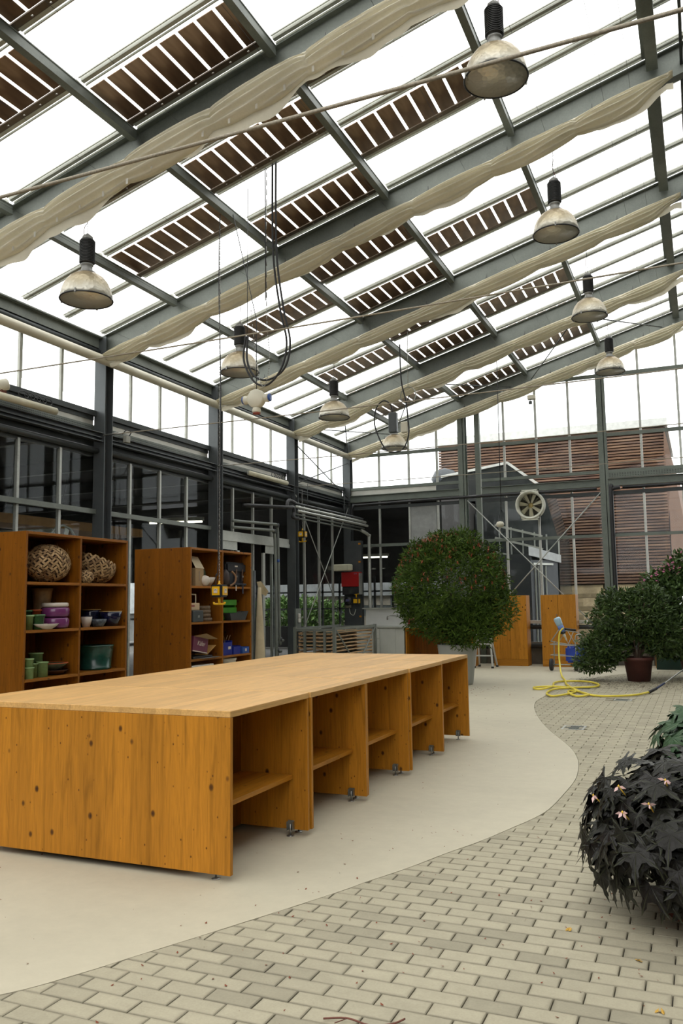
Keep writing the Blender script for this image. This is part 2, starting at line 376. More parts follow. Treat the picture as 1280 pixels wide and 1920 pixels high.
cellw=(1.64-7*.034)/8
cell=MB().box(-cellw/2,-.29,-.004,cellw/2,.29,.004);cme=bpy.data.meshes.new('solar_cell');cme.from_pydata(cell.v,[],cell.f);cme.materials.append(pvb)
ang=math.atan(SL)
for gi in range(len(GX)-1):
    x0,x1=GX[gi],GX[gi+1];xc=(x0+x1)/2
    for bi in range(len(YB)-1):
        y0,y1=YB[bi],YB[bi+1]
        if y1>19.7:continue
        MX=Matrix.Translation((xc,(y0+y1)/2,zr(xc,.075)))@Matrix.Rotation(-ang,4,'Y');hl=(x1-x0)/2/K(ang)-.01
        MB().box(-hl,-.385,-.003,hl,.385,.003).build('roof_pane',roof_g,roof).matrix_local=MX
        even=(bi-7)%2==0
        if (gi in(1,3) and even) or (gi==2 and not even):
            # even index from y=6.75: gap 1,3 carry brown strips on even panes
            M2=Matrix.Translation((xc-.035,(y0+y1)/2+.02,zr(xc,.03)))@Matrix.Rotation(-ang,4,'Y')
            fr=MB();fr.box(-.84,.29,-.012,.84,.325,.004);fr.box(-.84,.347,-.012,.84,.385,.004)
            ends=[-.84]+[-.80+(c+1)*(cellw+.034)-.017 for c in range(7)]+[.84]
            for e0,e1 in zip(ends[:-1],ends[1:]):fr.box(e0+(.012 if e0>-.83 else 0),.325,-.012,e1-(.012 if e1<.83 else 0),.347,.004)
            P=fr.build('solar_panel',trim,roof,fix=False);P.matrix_local=M2
            for c in range(8):inst('solar_cell',cme,P,(-.80+cellw/2+c*(cellw+.034),-.01,0))
# thin curtain wires running under the glass along the hall
m=MB()
for x in [-7.6,-6.55,-5.55,-4.55,-3.5,-2.45,-1.45,-.75,-.45]:
    m.tube([(x,.6,zr(x,-.33)),(x,19.5,zr(x,-.33))],.0022,4)
m.build('guide_wires',steel_d,roof)
# eave beam, recess shade panel and gutter
m=MB();m.bar((XE-.06,.6,zr(XE,-.1)),(XE-.06,19.6,zr(XE,-.1)),.05,.17);m.bar((XE-.03,.6,zr(XE,-.03)),(XE-.03,19.6,zr(XE,-.03)),.14,.02);m.build('eave_beam',steel,roof)
m=MB();m.box(XE-.13,.6,5.19,XE-.11,19.6,5.46);m.box(XE-.13,.6,5.19,XE-.02,19.6,5.205);m.build('eave_shade_panel',plain('brown_recess_shade',(.09,.06,.04),.5,.2),roof)  # dark panel standing in for the recess's shade and brown reflection
for y in range(6):
    m=MB();m.tube([(XE-.04,max(.6,3.75+(y-1)*3.2),5.30),(XE-.04,min(19.4,3.75+y*3.2-.2),5.30)],.045,8);m.build('drive_tube',steel_d,roof)
m=MB();m.tube([(XE+.12,.6,5.13),(XE+.12,19.5,5.15)],.07,14);m.build('gutter_pipe',cream,roof)

# ---------------- left wall ----------------
wl=empty('wall_left');tag(wl,'glazed left wall with steel columns, beams and clerestory',None,None,'structure')
def hcol(m,x,y,z0,z1,w=.2,d=.19,tf=.014):
    for k in(-1,1):m.box(x-w/2,y+k*(d/2)-(tf if k>0 else 0),z0,x+w/2,y+k*(d/2)+(0 if k>0 else tf),z1)
    m.box(x-.006,y-d/2,z0,x+.006,y+d/2,z1)
colm=plain('painted_dark_steel',lin(82,86,87),.4,.35,.15,2)
def hcol2(m,x,y,z0,z1):
    # H column: flanges seen from the hall side (+x) and closed face towards the viewer
    m.box(x-.1,y-.095,z0,x+.1,y-.081,z1);m.box(x-.1,y+.081,z0,x+.1,y+.095,z1);m.box(x-.006,y-.09,z0,x+.006,y+.09,z1)
for y in RY:
    m=MB();hcol2(m,XE+.0,y,0,zr(XE,-.02));m.box(XE-.13,y-.14,0,XE+.13,y+.14,.015);c=m.build('column',colm,wl)
for j in range(-1,len(RY)-1):
    y0=(RY[j]+.1) if j>=0 else .5;y1=RY[j+1]-.1
    m=MB();m.box(XE-.17,y0,4.31,XE-.05,y1,4.39);m.box(XE-.14,y0,4.25,XE-.10,y1,4.31);m.build('sill_rail',steel_d,wl)
    m=MB();m.box(XE-.13,y0,4.10,XE-.115,y1,4.31);m.build('cladding_panel',cladm,wl)
    m=MB();m.box(XE-.1,y0,4.04,XE-.085,y1,4.17);m.box(XE-.1,y0,4.04,XE+.0,y1,4.05)
    tr=m.build('cable_tray',steel,wl)
    if y1>9:
        m=MB();yy=y0+.03
        while yy<y1-.03:
            for zz in(4.07,4.10,4.13):m.box(XE-.084,yy,zz,XE-.0825,yy+.018,zz+.009)
            yy+=.034
        m.build('slots',black,tr)
    m=MB();m.bar((XE+.02,y0,3.97),(XE+.02,y1,3.97),.10,.012);m.box(XE+.0,y0,3.905,XE+.012,y1,4.04);m.bar((XE+.04,y0,4.035),(XE+.04,y1,4.035),.10,.010);m.bar((XE+.04,y0,3.91),(XE+.04,y1,3.91),.10,.010);m.build('beam',colm,wl)
    m=MB();m.box(XE-.18,y0,3.70,XE-.1,y1,3.92);m.build('header',steel_d,wl)
    m=MB();m.tube([(XE-.03,y0,3.78),(XE-.03,y1,3.78)],.045,10);m.build('header_tube',steel_d,wl)
    if y1<14:
        m=MB();m.bar((XE-.06,y0,2.86),(XE-.06,y1,2.86),.06,.07);m.build('middle_rail',steel,wl)
    mul=[y0-.1+.8*k for k in range(1,4)]+[y0+.04]
    for q,y in enumerate(mul):
        m=MB();m.box(XE-.14,y-.022,.0,XE-.09,y+.022,3.72);m.build('mullion',steel_l,wl)
        m=MB();m.box(XE-.14,y-.02,4.39,XE-.10,y+.02,5.185);m.box(XE-.14,y+.045,4.55,XE-.125,y+.055,5.185);m.build('clerestory_mullion',alu,wl)
    ed=[y0-.1]+[y0-.1+.8*k for k in range(1,4)]+[y1+.1]
    for a,b in zip(ed[:-1],ed[1:]):
        MB().box(XE-.125,a+.03,4.40,XE-.12,b-.03,5.185).build('pane',pane_g,wl)
        door=j==3 and b<15.7
        if not door:
            MB().box(XE-.125,a+.03,2.9,XE-.12,b-.03,3.71).build('pane',pane_g,wl)
            MB().box(XE-.125,a+.03,.06,XE-.12,b-.03,2.83).build('pane',pane_g,wl)
        else:MB().box(XE-.125,a+.03,2.85,XE-.12,b-.03,3.71).build('pane',pane_g,wl)
# sliding doorway in the third bay
dr=empty('door_1');tag(dr,'glazed sliding door standing open in the left wall',None,None,'structure')
m=MB();m.box(XE-.1,13.4,2.74,XE-.02,16.3,2.85);m.box(XE-.05,13.4,2.66,XE+.0,16.3,2.74);m.build('door_track',steel_l,dr)
for a,b in((13.45,14.2),(15.15,15.8)):
    m=MB();m.box(XE-.08,a,0,XE-.04,a+.09,2.66);m.box(XE-.08,b-.09,0,XE-.04,b,2.66);m.box(XE-.08,a,2.5,XE-.04,b,2.66);m.box(XE-.08,a,0,XE-.04,b,.15);f=m.build('door_frame',steel_l,dr)
    MB().box(XE-.063,a+.09,.15,XE-.057,b-.09,2.5).build('pane',pane_g,f)
m=MB()
for z in(1.0,1.18):m.tube(cat([(XE-.03,15.2,z),(XE+.04,15.2,z+.02),(XE+.04,15.2,z+.12),(XE-.03,15.2,z+.14)],4),.009,6)
m.build('door_handle',black,dr)

# ---------------- back wall ----------------
YW=19.62
wb=empty('wall_back');tag(wb,'glazed gable wall at the far end of the hall',None,None,'structure')
green_steel=galv('green_grey_steel',lin(100,107,98),.2)
for x in(-5.17,-1.9,1.4):
    m=MB();m.box(x-.09,YW-.1,0,x+.09,YW-.085,zr(x,-.3));m.box(x-.09,YW+.085,0,x+.09,YW+.1,zr(x,-.3));m.box(x+.03,YW-.1,0,x+.045,YW+.1,zr(x,-.3));m.build('post',green_steel,wb)
m=MB();m.box(-4.86,YW-.02,0,-4.74,YW+.1,zr(-4.8,-.3));m.build('post',green_steel,wb)
BX=[-8.1,-7.34,-6.55,-5.82,-5.17,-4.15,-3.39,-2.63,-1.9,-1.07,-.26,.55,1.4,2.2,3.2]
for x in BX:
    if x in(-8.1,-5.17,-1.9,1.4):continue
    m=MB();m.box(x-.025,YW-.02,0,x+.025,YW+.03,4.0);m.build('mullion',steel_l,wb)
    m=MB();m.box(x-.025,YW-.02,4.3,x+.025,YW+.03,zr(x,-.25));m.build('mullion',steel_l,wb)
for (a,b) in((-8.1,-5.26),(-4.7,-1.99),(-1.81,1.31),(1.5,3.25)):
    for z,h in((2.88,.07),(5.17,.08),(6.56,.08)):
        if zr(b)-.5>z:
            m=MB();lo=a
            if zr(a)-.45<z:lo=XE+(z+.45-5.55)/SL
            m.box(lo,YW-.045,z-h/2,b,YW+.0,z+h/2);m.build('rail',green_steel,wb)
    m=MB();m.box(a,YW-.06,4.29,b,YW+.02,4.36);m.build('rail',green_steel,wb)
    m=MB();ibeam(m,(a,YW-.08,4.07),(b,YW-.08,4.07),.12,.17);m.build('beam',green_steel,wb)
    m=MB();m.box(a,YW-.03,3.80,b,YW+.02,3.88);m.build('header',steel_d,wb)
m=MB();m.box(-8.1,YW-.03,4.13,-5.85,YW-.02,4.30);m.build('cladding_panel',cladm,wb)
m=MB();m.box(-1.81,YW-.1,4.17,3.2,YW-.08,4.3);cp=m.build('cable_tray',green_steel,wb)
m=MB();x=-1.78
while x<3.1:
    for z in(4.2,4.235,4.26):m.box(x,YW-.102,z,x+.03,YW-.1,z+.01)
    x+=.055
m.build('slots',black,cp)
MB().box(-8.3,YW+.02,0,3.2,YW+.1,.5).build('parapet',plain('concrete_upstand',lin(110,105,95),.8),wb)
for a,b in zip(BX[:-1],BX[1:]):
    xc=(a+b)/2
    for z0,z1 in((.5,2.84),(2.92,3.8),(4.36,5.13),(5.21,6.52),(6.6,zr(xc,-.2))):
        z1=min(z1,zr(xc,-.2))
        if z1-z0<.15:continue
        MB().box(a+.03,YW+.002,z0,b-.03,YW+.008,z1).build('pane',pane_g,wb)
MB().box(-6.52,YW-.004,2.93,-5.86,YW+.0,3.8).build('opaque_panel',plain('grey_infill',lin(140,142,140),.5,.1),wb)
# heating pipes along the back wall
m=MB();m.tube(cat([(-8.0,YW-.3,3.4),(-7.95,YW-.3,3.85),(-7.7,YW-.2,3.9),(-5.4,YW-.2,3.93),(-3,YW-.2,3.93),(-2.05,YW-.2,3.93)],6),.035,8);m.build('black_pipe',black,wb)
m=MB();m.tube([(-1.5,YW-.2,3.93),(3.2,YW-.2,3.93)],.035,8);m.tube(cat([(-1.55,YW-.2,3.93),(-1.72,YW-.2,3.9),(-1.75,YW-.2,3.7),(-1.75,YW-.2,.4)],5),.05,10);m.build('black_pipe',black,wb)
m=MB();m.tube([(-4.7,YW-.2,.42),(1.2,YW-.2,.42)],.06,10);m.tube([(-4.7,YW-.2,.85),(1.2,YW-.2,.85)],.05,10);m.build('heating_pipe',steel_d,wb)
MB().box(-4.7,YW-.25,.93,-2.4,YW-.03,1.0).build('window_board',cladm,wb)
# cross bracing
def rod(name,pts,par,r=.012,mat=None): return MB().tube(pts,r,6).build(name,mat or steel,par)
rod('brace_rod',[(-5.05,YW-.12,3.85),(-1.98,YW-.12,.6)],wb,.014,steel_l);rod('brace_rod',[(-1.98,YW-.12,3.85),(-5.05,YW-.12,.6)],wb,.014,steel_l)
rod('brace_rod',[(XE+.05,16.5,3.85),(XE+.05,19.5,.5)],wl,.012,steel_l);rod('brace_rod',[(XE+.05,19.5,3.85),(XE+.05,16.5,.5)],wl,.012,steel_l)
rod('brace_rod',[(XE+.05,16.5,5.0),(XE+.05,19.5,4.1)],wl,.012,steel_d);rod('brace_rod',[(XE+.05,19.5,5.0),(XE+.05,16.5,4.1)],wl,.012,steel_d)
for a,b in(((-7.0,16.6),(-8.1,19.4)),((-7.9,16.6),(-6.9,19.4)),((-5.4,16.6),(-6.8,19.4)),((-5.3,16.6),(-3.9,19.4)),((-2.0,16.6),(-3.4,19.4)),((-1.95,16.6),(-.5,19.4))):
    rod('roof_brace',[(a[0],a[1],zr(a[0],-.3)),(b[0],b[1],zr(b[0],-.3))],roof,.012,steel_d)

wr=empty('wall_right_blocker');tag(wr,'unseen dark wall added on the right to block low sky light',None,None,'structure')  # added out of view to cut sky light from the right
encl=plain('dark_green_blocker',(.05,.055,.04),.9,0,.5,1.2)
MB().box(3.3,-3,0,3.4,19.8,8.7).build('blocker_panel',encl,wr)
wf=empty('wall_front_blocker');tag(wf,'unseen dark wall added behind the camera to limit sky light',None,None,'structure')  # added behind the camera; its height sets how much sky light enters
MB().box(-9.2,-3.1,0,3.3,-3,2.7).build('blocker_panel',encl,wf);MB().box(-9.2,-3.1,3.0,-4.4,-3,5.5).build('blocker_panel',encl,wf)
MB().box(-9.3,-3.1,3.9,-8.3,.6,4.3).build('eave_panel',encl,wf)

# ---------------- buildings beyond the glass ----------------
def slatm():
    t=NT('weathered_larch_slats');v=t.co(rnd=False);st=t.n('Mapping');st.inputs['Scale'].default_value=(.8,1,9.5);t.l.new(v,st.inputs[0])
    n=t.noise(st.outputs[0],1,5,.65);n2=t.noise(v,.5,3)
    a=t.ramp(n,[(.3,(.04,.024,.018)),(.46,(.12,.062,.04)),(.6,(.27,.15,.085)),(.8,(.38,.27,.19))]);a=t.mix(t.ramp(n2,[(.35,.0),(.75,.5)]),a,(.22,.18,.165));t.col(a);t.rm(.8,0,.2);return t.m
slm=slatm()
hb=thing('slatted_building','large building with weathered wooden slats above a pale stone base beyond the back glass','building',(0,26,0))
m=MB();m.box(-7.6,.12,1.9,-.75,6,6.5);m.build('wall',plain('dark_backing',(.03,.02,.018),.9),hb)
m=MB();z=1.93
while z<6.45:
    m.box(-7.65,.02+random.uniform(-.008,.008),z,-.78,.12,z+.055);z+=.088
tag(m.build('slats',slm,hb,fix=False),None,None,None,'stuff')
m=MB();m.box(-7.75,-.05,6.5,-.68,6,6.74);m.build('roof_edge',plain('pale_zinc_edge',lin(205,205,200),.4,.3),hb)
m=MB();m.add([(-.78,.0,6.5),(-.62,.1,5.6),(-.05,1.2,1.2),(-.95,.12,1.9),(-.78,6,6.5),(-.62,6,5.6),(.5,6,1.2),(-.9,6,1.9)],[(0,1,2,3),(0,4,5,1),(1,5,6,2),(0,3,7,4)]);m.build('corner_fin',plain('rust_brown_render',lin(120,95,80),.8),hb)
stm=plain('rough_sandstone',lin(178,160,126),.9,0,.28,2.5,.8,9)
MB().box(-7.4,.13,-.3,-.95,6,1.9).build('plinth_core',plain('stone_mortar',lin(120,105,85),.9),hb)
row=0;z=-.40
while z<1.86:
    x=-5.6-(.3 if row%2 else 0)
    while x<-.97:
        wd=random.choice([.7,.9,1.1,1.3]);x2=min(x+wd,-.95)
        if x2-x>.02:
            g=MB();nx=6;nz=3;vs=[];fs=[]
            for a in range(nx+1):
                for b in range(nz+1):
                    e=a in(0,nx) or b in(0,nz);vs.append((x+.006+(x2-x-.012)*a/nx,(.10 if e else .10-random.uniform(.005,.05)),z+.006+(.370)*b/nz))
            for a in range(nx):
                for b in range(nz):i=a*(nz+1)+b;fs.append((i,i+nz+1,i+nz+2,i+1))
            g.add(vs,fs);g.box(x+.006,.10,z+.006,x2-.006,.14,z+.376);g.build('stone',stm,hb,fix=False)
        x=x2
    z+=.382;row+=1
# dark glazed annex with pitched roof
an=thing('pitched_glasshouse','dark neighbouring glasshouse with white-edged pitched roof in front of the slatted building','building',(0,23.2,0))
dgl=plain('dark_reflective_glass',(.05,.055,.055),.12,.2,.4,1.5)
m=MB();m.prism([(-7.1,4.28),(-5.78,4.28),(-5.78,0),(-3.52,0),(-3.52,3.1),(-3.85,4.45),(-4.82,5.26),(-6.7,5.02),(-7.1,4.6)],'y',0,2.2);m.build('wall',dgl,an)
m=MB();m.bar((-6.75,-.02,5.04),(-4.82,-.02,5.30),.12,.07);m.bar((-4.82,-.02,5.30),(-3.8,-.02,4.48),.12,.07);m.build('roof_edge',plain('white_edge',lin(215,215,208),.4),an)
m=MB();m.box(-5.77,-.15,0,-4.0,-.001,3.9);m.build('lower_wall',dgl,an)
for k in range(6):
    x=-5.1+k*.32;m=MB();m.box(x,-.2,2.5,x+.035,-.16,3.55-.08*k);m.build('window_bar',steel_l,an)
for z in(3.5,3.15,2.75):
    m=MB();m.bar((-5.2,-.22,z+.05),(-3.9,-.22,z-.32),.03,.06);m.build('window_bar',alu,an)
bx=thing('grey_entrance_box','dark grey flat-roofed entrance box with a light roof edge and narrow door','shed',(0,21.9,0))
m=MB();m.box(-5.72,0,-.2,-4.05,.95,2.66);m.build('wall',plain('anthracite_panel',lin(50,54,56),.6,0,.1),bx)
m=MB();m.add([(-4.08,-.05,2.62),(-3.45,.9,2.45),(-3.45,.9,2.66),(-4.08,-.05,2.86),(-4.2,.93,2.62),(-3.45,1.2,2.45),(-3.45,1.2,2.66),(-4.2,.93,2.86)],[(0,1,2,3),(4,5,6,7),(0,1,5,4),(3,2,6,7),(1,2,6,5),(0,3,7,4)]);m.build('roof_edge',plain('light_grey_fascia',lin(165,168,168),.5),bx)
m=MB();m.prism([(-4.05,0),(-3.5,.9),(-3.55,.95),(-4.1,.05)],'z',-.2,2.5);m.build('side_wall',plain('anthracite_side',lin(62,66,70),.6),bx)
m=MB();
for q in(.12,.22,.34,.46):m.bar((-4.03+q*.62,q,-.1),(-4.03+q*.62,q,2.35),.035,.035,(1,0,0))
m.bar((-4.0,.05,2.4),(-3.6,.7,2.4),.05,.05);m.build('door_bars',steel_l,bx)
# outbuilding on the skyline
rb=thing('roof_plant','grey rooftop plant housing with dark machinery on the skyline','rooftop unit',(0,24,0))
m=MB();m.box(-8.6,0,4.2,-7.1,2,5.0);m.build('housing',plain('blue_grey_panel',lin(95,102,108),.5),rb)
m=MB();m.lathe([(.0,0),(.32,.05),(.42,.25),(.3,.5),(0,.6)],(-7.0,.4,4.9),14);m.box(-7.4,.1,4.6,-6.5,.6,5.0);m.build('machinery',plain('machine_grey',lin(70,74,78),.5),rb)

# ---------------- adjoining halls seen through the glass ----------------
ah=empty('wall_adjoining');tag(ah,'dark adjoining workshop halls behind the glass walls',None,None,'structure')
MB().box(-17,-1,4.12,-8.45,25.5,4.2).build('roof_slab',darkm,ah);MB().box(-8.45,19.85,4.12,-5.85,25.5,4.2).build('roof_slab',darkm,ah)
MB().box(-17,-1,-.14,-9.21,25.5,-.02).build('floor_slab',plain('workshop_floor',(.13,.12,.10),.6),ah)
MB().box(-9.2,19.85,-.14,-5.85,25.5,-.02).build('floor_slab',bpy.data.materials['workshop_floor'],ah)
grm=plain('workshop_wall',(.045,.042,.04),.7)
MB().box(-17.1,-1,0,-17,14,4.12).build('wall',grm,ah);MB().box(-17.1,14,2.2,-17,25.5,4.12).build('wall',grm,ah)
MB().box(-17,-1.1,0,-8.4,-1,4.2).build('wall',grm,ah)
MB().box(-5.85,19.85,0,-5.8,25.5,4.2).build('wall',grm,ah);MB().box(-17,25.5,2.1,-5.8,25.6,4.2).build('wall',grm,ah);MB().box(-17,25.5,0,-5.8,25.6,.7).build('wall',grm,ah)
wnd=empty('window_1');tag(wnd,'window bars of the far adjoining hall',None,None,'structure')
for k in range(18):
    x=-16.6+k*.62;MB().box(x,25.44,.7,x+.06,25.49,2.3).build('window_bar',steel_d,wnd)
for z in(1.25,1.8):MB().box(-17,25.44,z,-5.8,25.49,z+.05).build('window_bar',steel_d,wnd)
for k in range(12):
    y=14.2+k*.95;MB().box(-16.98,y,0,-16.92,y+.07,2.2).build('window_bar',steel_d,wnd)
MB().box(-16.98,14,1.0,-16.92,27,1.07).build('window_bar',steel_d,wnd)
# pale structures and plants outside the adjoining hall
gh=thing('white_greenhouse','white glasshouse standing outside beyond the adjoining hall','greenhouse',(-23,22,0))
m=MB();m.box(-1,-9,0,1,12,1.15);m.build('wall',plain('white_glasshouse_wall',(.30,.31,.30),.5,0,.3,1.5),gh)
m=MB();m.prism([(-1.2,1.15),(1.2,1.15),(0,3.2)],'y',-9,12);m.build('roof',plain('white_glasshouse_roof',(.24,.26,.26),.4,0,.3,2),gh)
g5=thing('far_glasshouse','pale glasshouse outside beyond the dark corner hall windows','greenhouse',(-12,33.2,0));m=MB();m.box(-9,0,0,7,3,.9);m.build('wall',plain('pale_tan_wall',(.20,.18,.14),.6,0,.5,2),g5);MB().box(-9,.05,.9,7,3,1.35).build('window_band',plain('grey_glass_band',(.07,.08,.08),.3,.2,.5,1.2),g5);MB().box(-9,0,1.35,7,3,1.75).build('upper_wall',bpy.data.materials['pale_tan_wall'],g5);MB().box(-9.2,-.3,1.75,7.2,3,2.6).build('roof',plain('corrugated_grey_roof',(.16,.17,.17),.5,.2,.4,1.5),g5)
for k in range(20):MB().box(-8.8+k*.8,-.06,0,-8.72+k*.8,-.001,2.4).build('window_bar',steel_d,g5)
# ceiling joists, beams and lit tubes in the adjoining hall
for k in range(8):MB().box(-17,2.3+k*2.4,3.9,-8.5,2.42+k*2.4,4.11).build('joist',plain('joist_grey',(.09,.09,.085),.6) if k==0 else bpy.data.materials['joist_grey'],ah)
tanm=plain('tan_board',lin(170,130,85),.7)
sh=thing('tan_awning','tan boarded canopy hanging inside the adjoining hall beyond the left glass','canopy',(-11.5,9.5,0))
MB().box(-.6,0,2.95,.3,5.6,3.12).build('canopy_board',tanm,sh);m=MB()
for k in range(4):m.tube(cat([(-.2,.6+k*1.4,3.12),(-.1,.7+k*1.4,3.5),(.1,.65+k*1.4,4.1)],4),.012,6)
m.build('hanger',black,sh)
tubem=emis('lit_tube',(1,.93,.72),5);hm=plain('lamp_housing_grey',lin(150,150,140),.5)
def tube_lamp(x,y,z,dx,dy,label,lit=True,g=None):
    t=thing('fluorescent_lamp',label,'lamp',(x,y,z),0,g);l=1.2
    M=Matrix.Rotation(math.atan2(dy,dx),4,'Z')
    MB().box(-l/2,-.05,0,l/2,.05,.07,M).build('housing',hm,t)
    MB().tube([M@Vector((-l/2+.03,0,-.025)),M@Vector((l/2-.03,0,-.025))],.02,8).build('tube',tubem if lit else cream,t)
    return t
G='lit fluorescent lamps in the adjoining halls'
for p,lb in[((-10.2,8.6,2.68),'lit fluorescent tube behind the glass directly above the nearer shelving unit'),((-10.6,10.9,2.7),'lit fluorescent tube behind the glass between the two shelving units'),((-10.0,14.6,3.2),'lit fluorescent tube behind the glass over the farther shelving unit'),((-13,18.5,2.6),'lit fluorescent tube deep in the adjoining hall behind the doorway bay'),((-8.6,22.0,2.75),'lit fluorescent tube in the dark corner room beside the red inverter')]:
    tube_lamp(*p,*( (1,.25) if p[0]<-8.8 else (1,0)),lb,True,G)
g2=thing('wall_fan_far','large round fan standing in the dark adjoining hall','fan',(-9.6,10.8,0))
m=MB();m.tube([(.0,.34*K(a/12*2*PI),2.45+.34*S(a/12*2*PI)) for a in range(12)],.02,6,True);m.build('fan_ring',alu,g2);m=MB()
for a in range(5):
    t_=a/5*2*PI;m.bar((0,0,2.45),(0,.3*K(t_),2.45+.3*S(t_)),.02,.1,(0,-S(t_),K(t_)))
m.build('fan_blades',alu,g2);MB().tube([(0,0,0),(0,0,2.4)],.03,8).build('stand',steel_d,g2)
def leafblob(m,c,r,n,ls,w=.35,seed=0,shell=.55,down=0,fold=True):
    rd=random.Random(seed)
    for _ in range(n):
        while True:
            p=Vector((rd.uniform(-1,1),rd.uniform(-1,1),rd.uniform(-1,1)));l=p.length
            if .05<l<1:break
        q=p/l*(shell+(1-shell)*rd.random()**.6);q*=1+.12*S(q.x*7+seed)*K(q.z*6+q.y*5)
        pos=Vector((c[0]+q.x*r[0],c[1]+q.y*r[1],c[2]+q.z*r[2]))
        d=(q.normalized()*.7+Vector((rd.uniform(-1,1),rd.uniform(-1,1),rd.uniform(-.7,.9)-down))).normalized()
        s_=d.cross(Vector((rd.uniform(-1,1),rd.uniform(-1,1),rd.uniform(-1,1)))).normalized()
        L_=ls*rd.uniform(.7,1.3);W=L_*w/2;u=d.cross(s_)
        a=pos;b=pos+d*L_;mid=pos+d*L_*.45
        m.add([a,mid+s_*W+u*W*.4,b,mid-s_*W+u*W*.4],[(0,1,2),(0,2,3)])
def leafmat(name,a,b,rough=.5,spec=.35,trans=.15):
    t=NT(name);g=t.n('NewGeometry');v=t.co(rnd=False);n=t.noise(v,3,3);c=t.mix(.35,t.ramp(g.outputs['Random Per Island'],[(0,a),(1,b)]),t.ramp(n,[(.3,a),(.7,b)]));t.col(c);t.rm(rough,0,spec)
    t.p.inputs['Subsurface Weight'].default_value=0;return t.m
gleaf=leafmat('bush_leaves',(.018,.042,.005),(.085,.14,.018),.6,.15)
hed=thing('green_hedge','leafy green bushes outside beyond the adjoining hall windows','bush',(-14.6,29.3,0))
m=MB();leafblob(m,(0,0,.95),(2.6,.6,.75),3500,.2,.5,5,.3);tag(m.build('foliage',leafmat('bright_leaves',(.04,.10,.02),(.14,.24,.05)),hed,fix=False),None,None,None,'stuff')
m=MB()
for k in range(7):m.tube([(-2.1+k*.7,0,-.2),(-2.0+k*.7,.05,.9)],.03,6)
m.build('stems',plain('bark',(.06,.04,.025),.9),hed)

# ---------------- the long potting table: five units ----------------
def leveller(parent,x,y,z=.035,side=1):
    b=MB();b.box(x-.022,y-.004*side,z-.005,x+.022,y-.007*side,z+.055);b.box(x-.022,y-.030*side,z-.005,x-.019,y-.004*side,z+.05);b.box(x+.019,y-.030*side,z-.005,x+.022,y-.004*side,z+.05)
    p=b.build('levelling_foot',chrome,parent)
    MB().tube([(x,y-.018*side,.004),(x,y-.018*side,z+.035)],.006,8).build('screw',chrome,p)
    MB().lathe([(.001,.0),(.024,0),(.024,.003),(.008,.006),(.001,.006)],(x,y-.018*side,0),14).build('foot_disc',chrome,p)
def table_unit():
    t=empty('potting_table');X=.985;D=.4855
    MB().box(-X,-D,.85,X,D,.885).build('worktop',wood_top,t,.0025)
    for s in(-1,1):
        MB().box(-X,s*D-(.027 if s>0 else 0),.037,X,s*D+(0 if s>0 else .027),.8495).build('end_panel',wood_v,t,.001)
    for s in(-1,1):
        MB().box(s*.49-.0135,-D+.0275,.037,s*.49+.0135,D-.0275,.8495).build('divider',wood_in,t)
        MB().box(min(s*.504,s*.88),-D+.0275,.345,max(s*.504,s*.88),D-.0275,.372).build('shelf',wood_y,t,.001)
        for q in(-1,1):leveller(t,s*.87,q*(D-.0275),.037,q)
    return t
t0=table_unit()
TL=['nearest unit of the long pine potting table, its full end panel facing the viewer','second unit from the near end of the long pine potting table','middle unit of the long pine potting table','fourth unit of the long pine potting table, next to last','far end unit of the long pine potting table, beside the white planter']
for i in range(5):
    t=t0 if i==0 else copy_tree(t0)
    t.location=(-3.335+[0,.006,.0,.012,.004][i],4.435+i*.985,0);t.rotation_euler[2]=[0,.002,-.001,.0015,-.002][i]
    tag(t,TL[i],'table','units of the long potting table')

# ---------------- shelving units ----------------
def shelf_unit(label,y0):
    t=thing('shelving_unit',label,'shelf',(-6.2,y0,0),0,'tall pine shelving units');W=1.63;Dp=.9;H=2.22;th=.028
    b=.001
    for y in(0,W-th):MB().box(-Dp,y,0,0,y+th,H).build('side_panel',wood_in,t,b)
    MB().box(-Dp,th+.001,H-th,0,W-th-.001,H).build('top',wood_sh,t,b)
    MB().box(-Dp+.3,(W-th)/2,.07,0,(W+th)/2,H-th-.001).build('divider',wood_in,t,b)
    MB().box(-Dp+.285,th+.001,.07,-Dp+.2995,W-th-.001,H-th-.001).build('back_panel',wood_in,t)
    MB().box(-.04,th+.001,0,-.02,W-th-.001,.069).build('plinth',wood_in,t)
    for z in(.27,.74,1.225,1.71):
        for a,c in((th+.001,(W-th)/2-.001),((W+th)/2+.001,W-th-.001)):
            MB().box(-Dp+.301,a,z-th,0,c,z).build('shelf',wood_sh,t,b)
    return t
shelf_unit('tall pine shelving unit holding baskets and glazed pots, nearer the camera',6.45)
shelf_unit('tall pine shelving unit holding boxes, a black bag and blue bins',9.4)
SZ=[.271,.741,1.226,1.711]
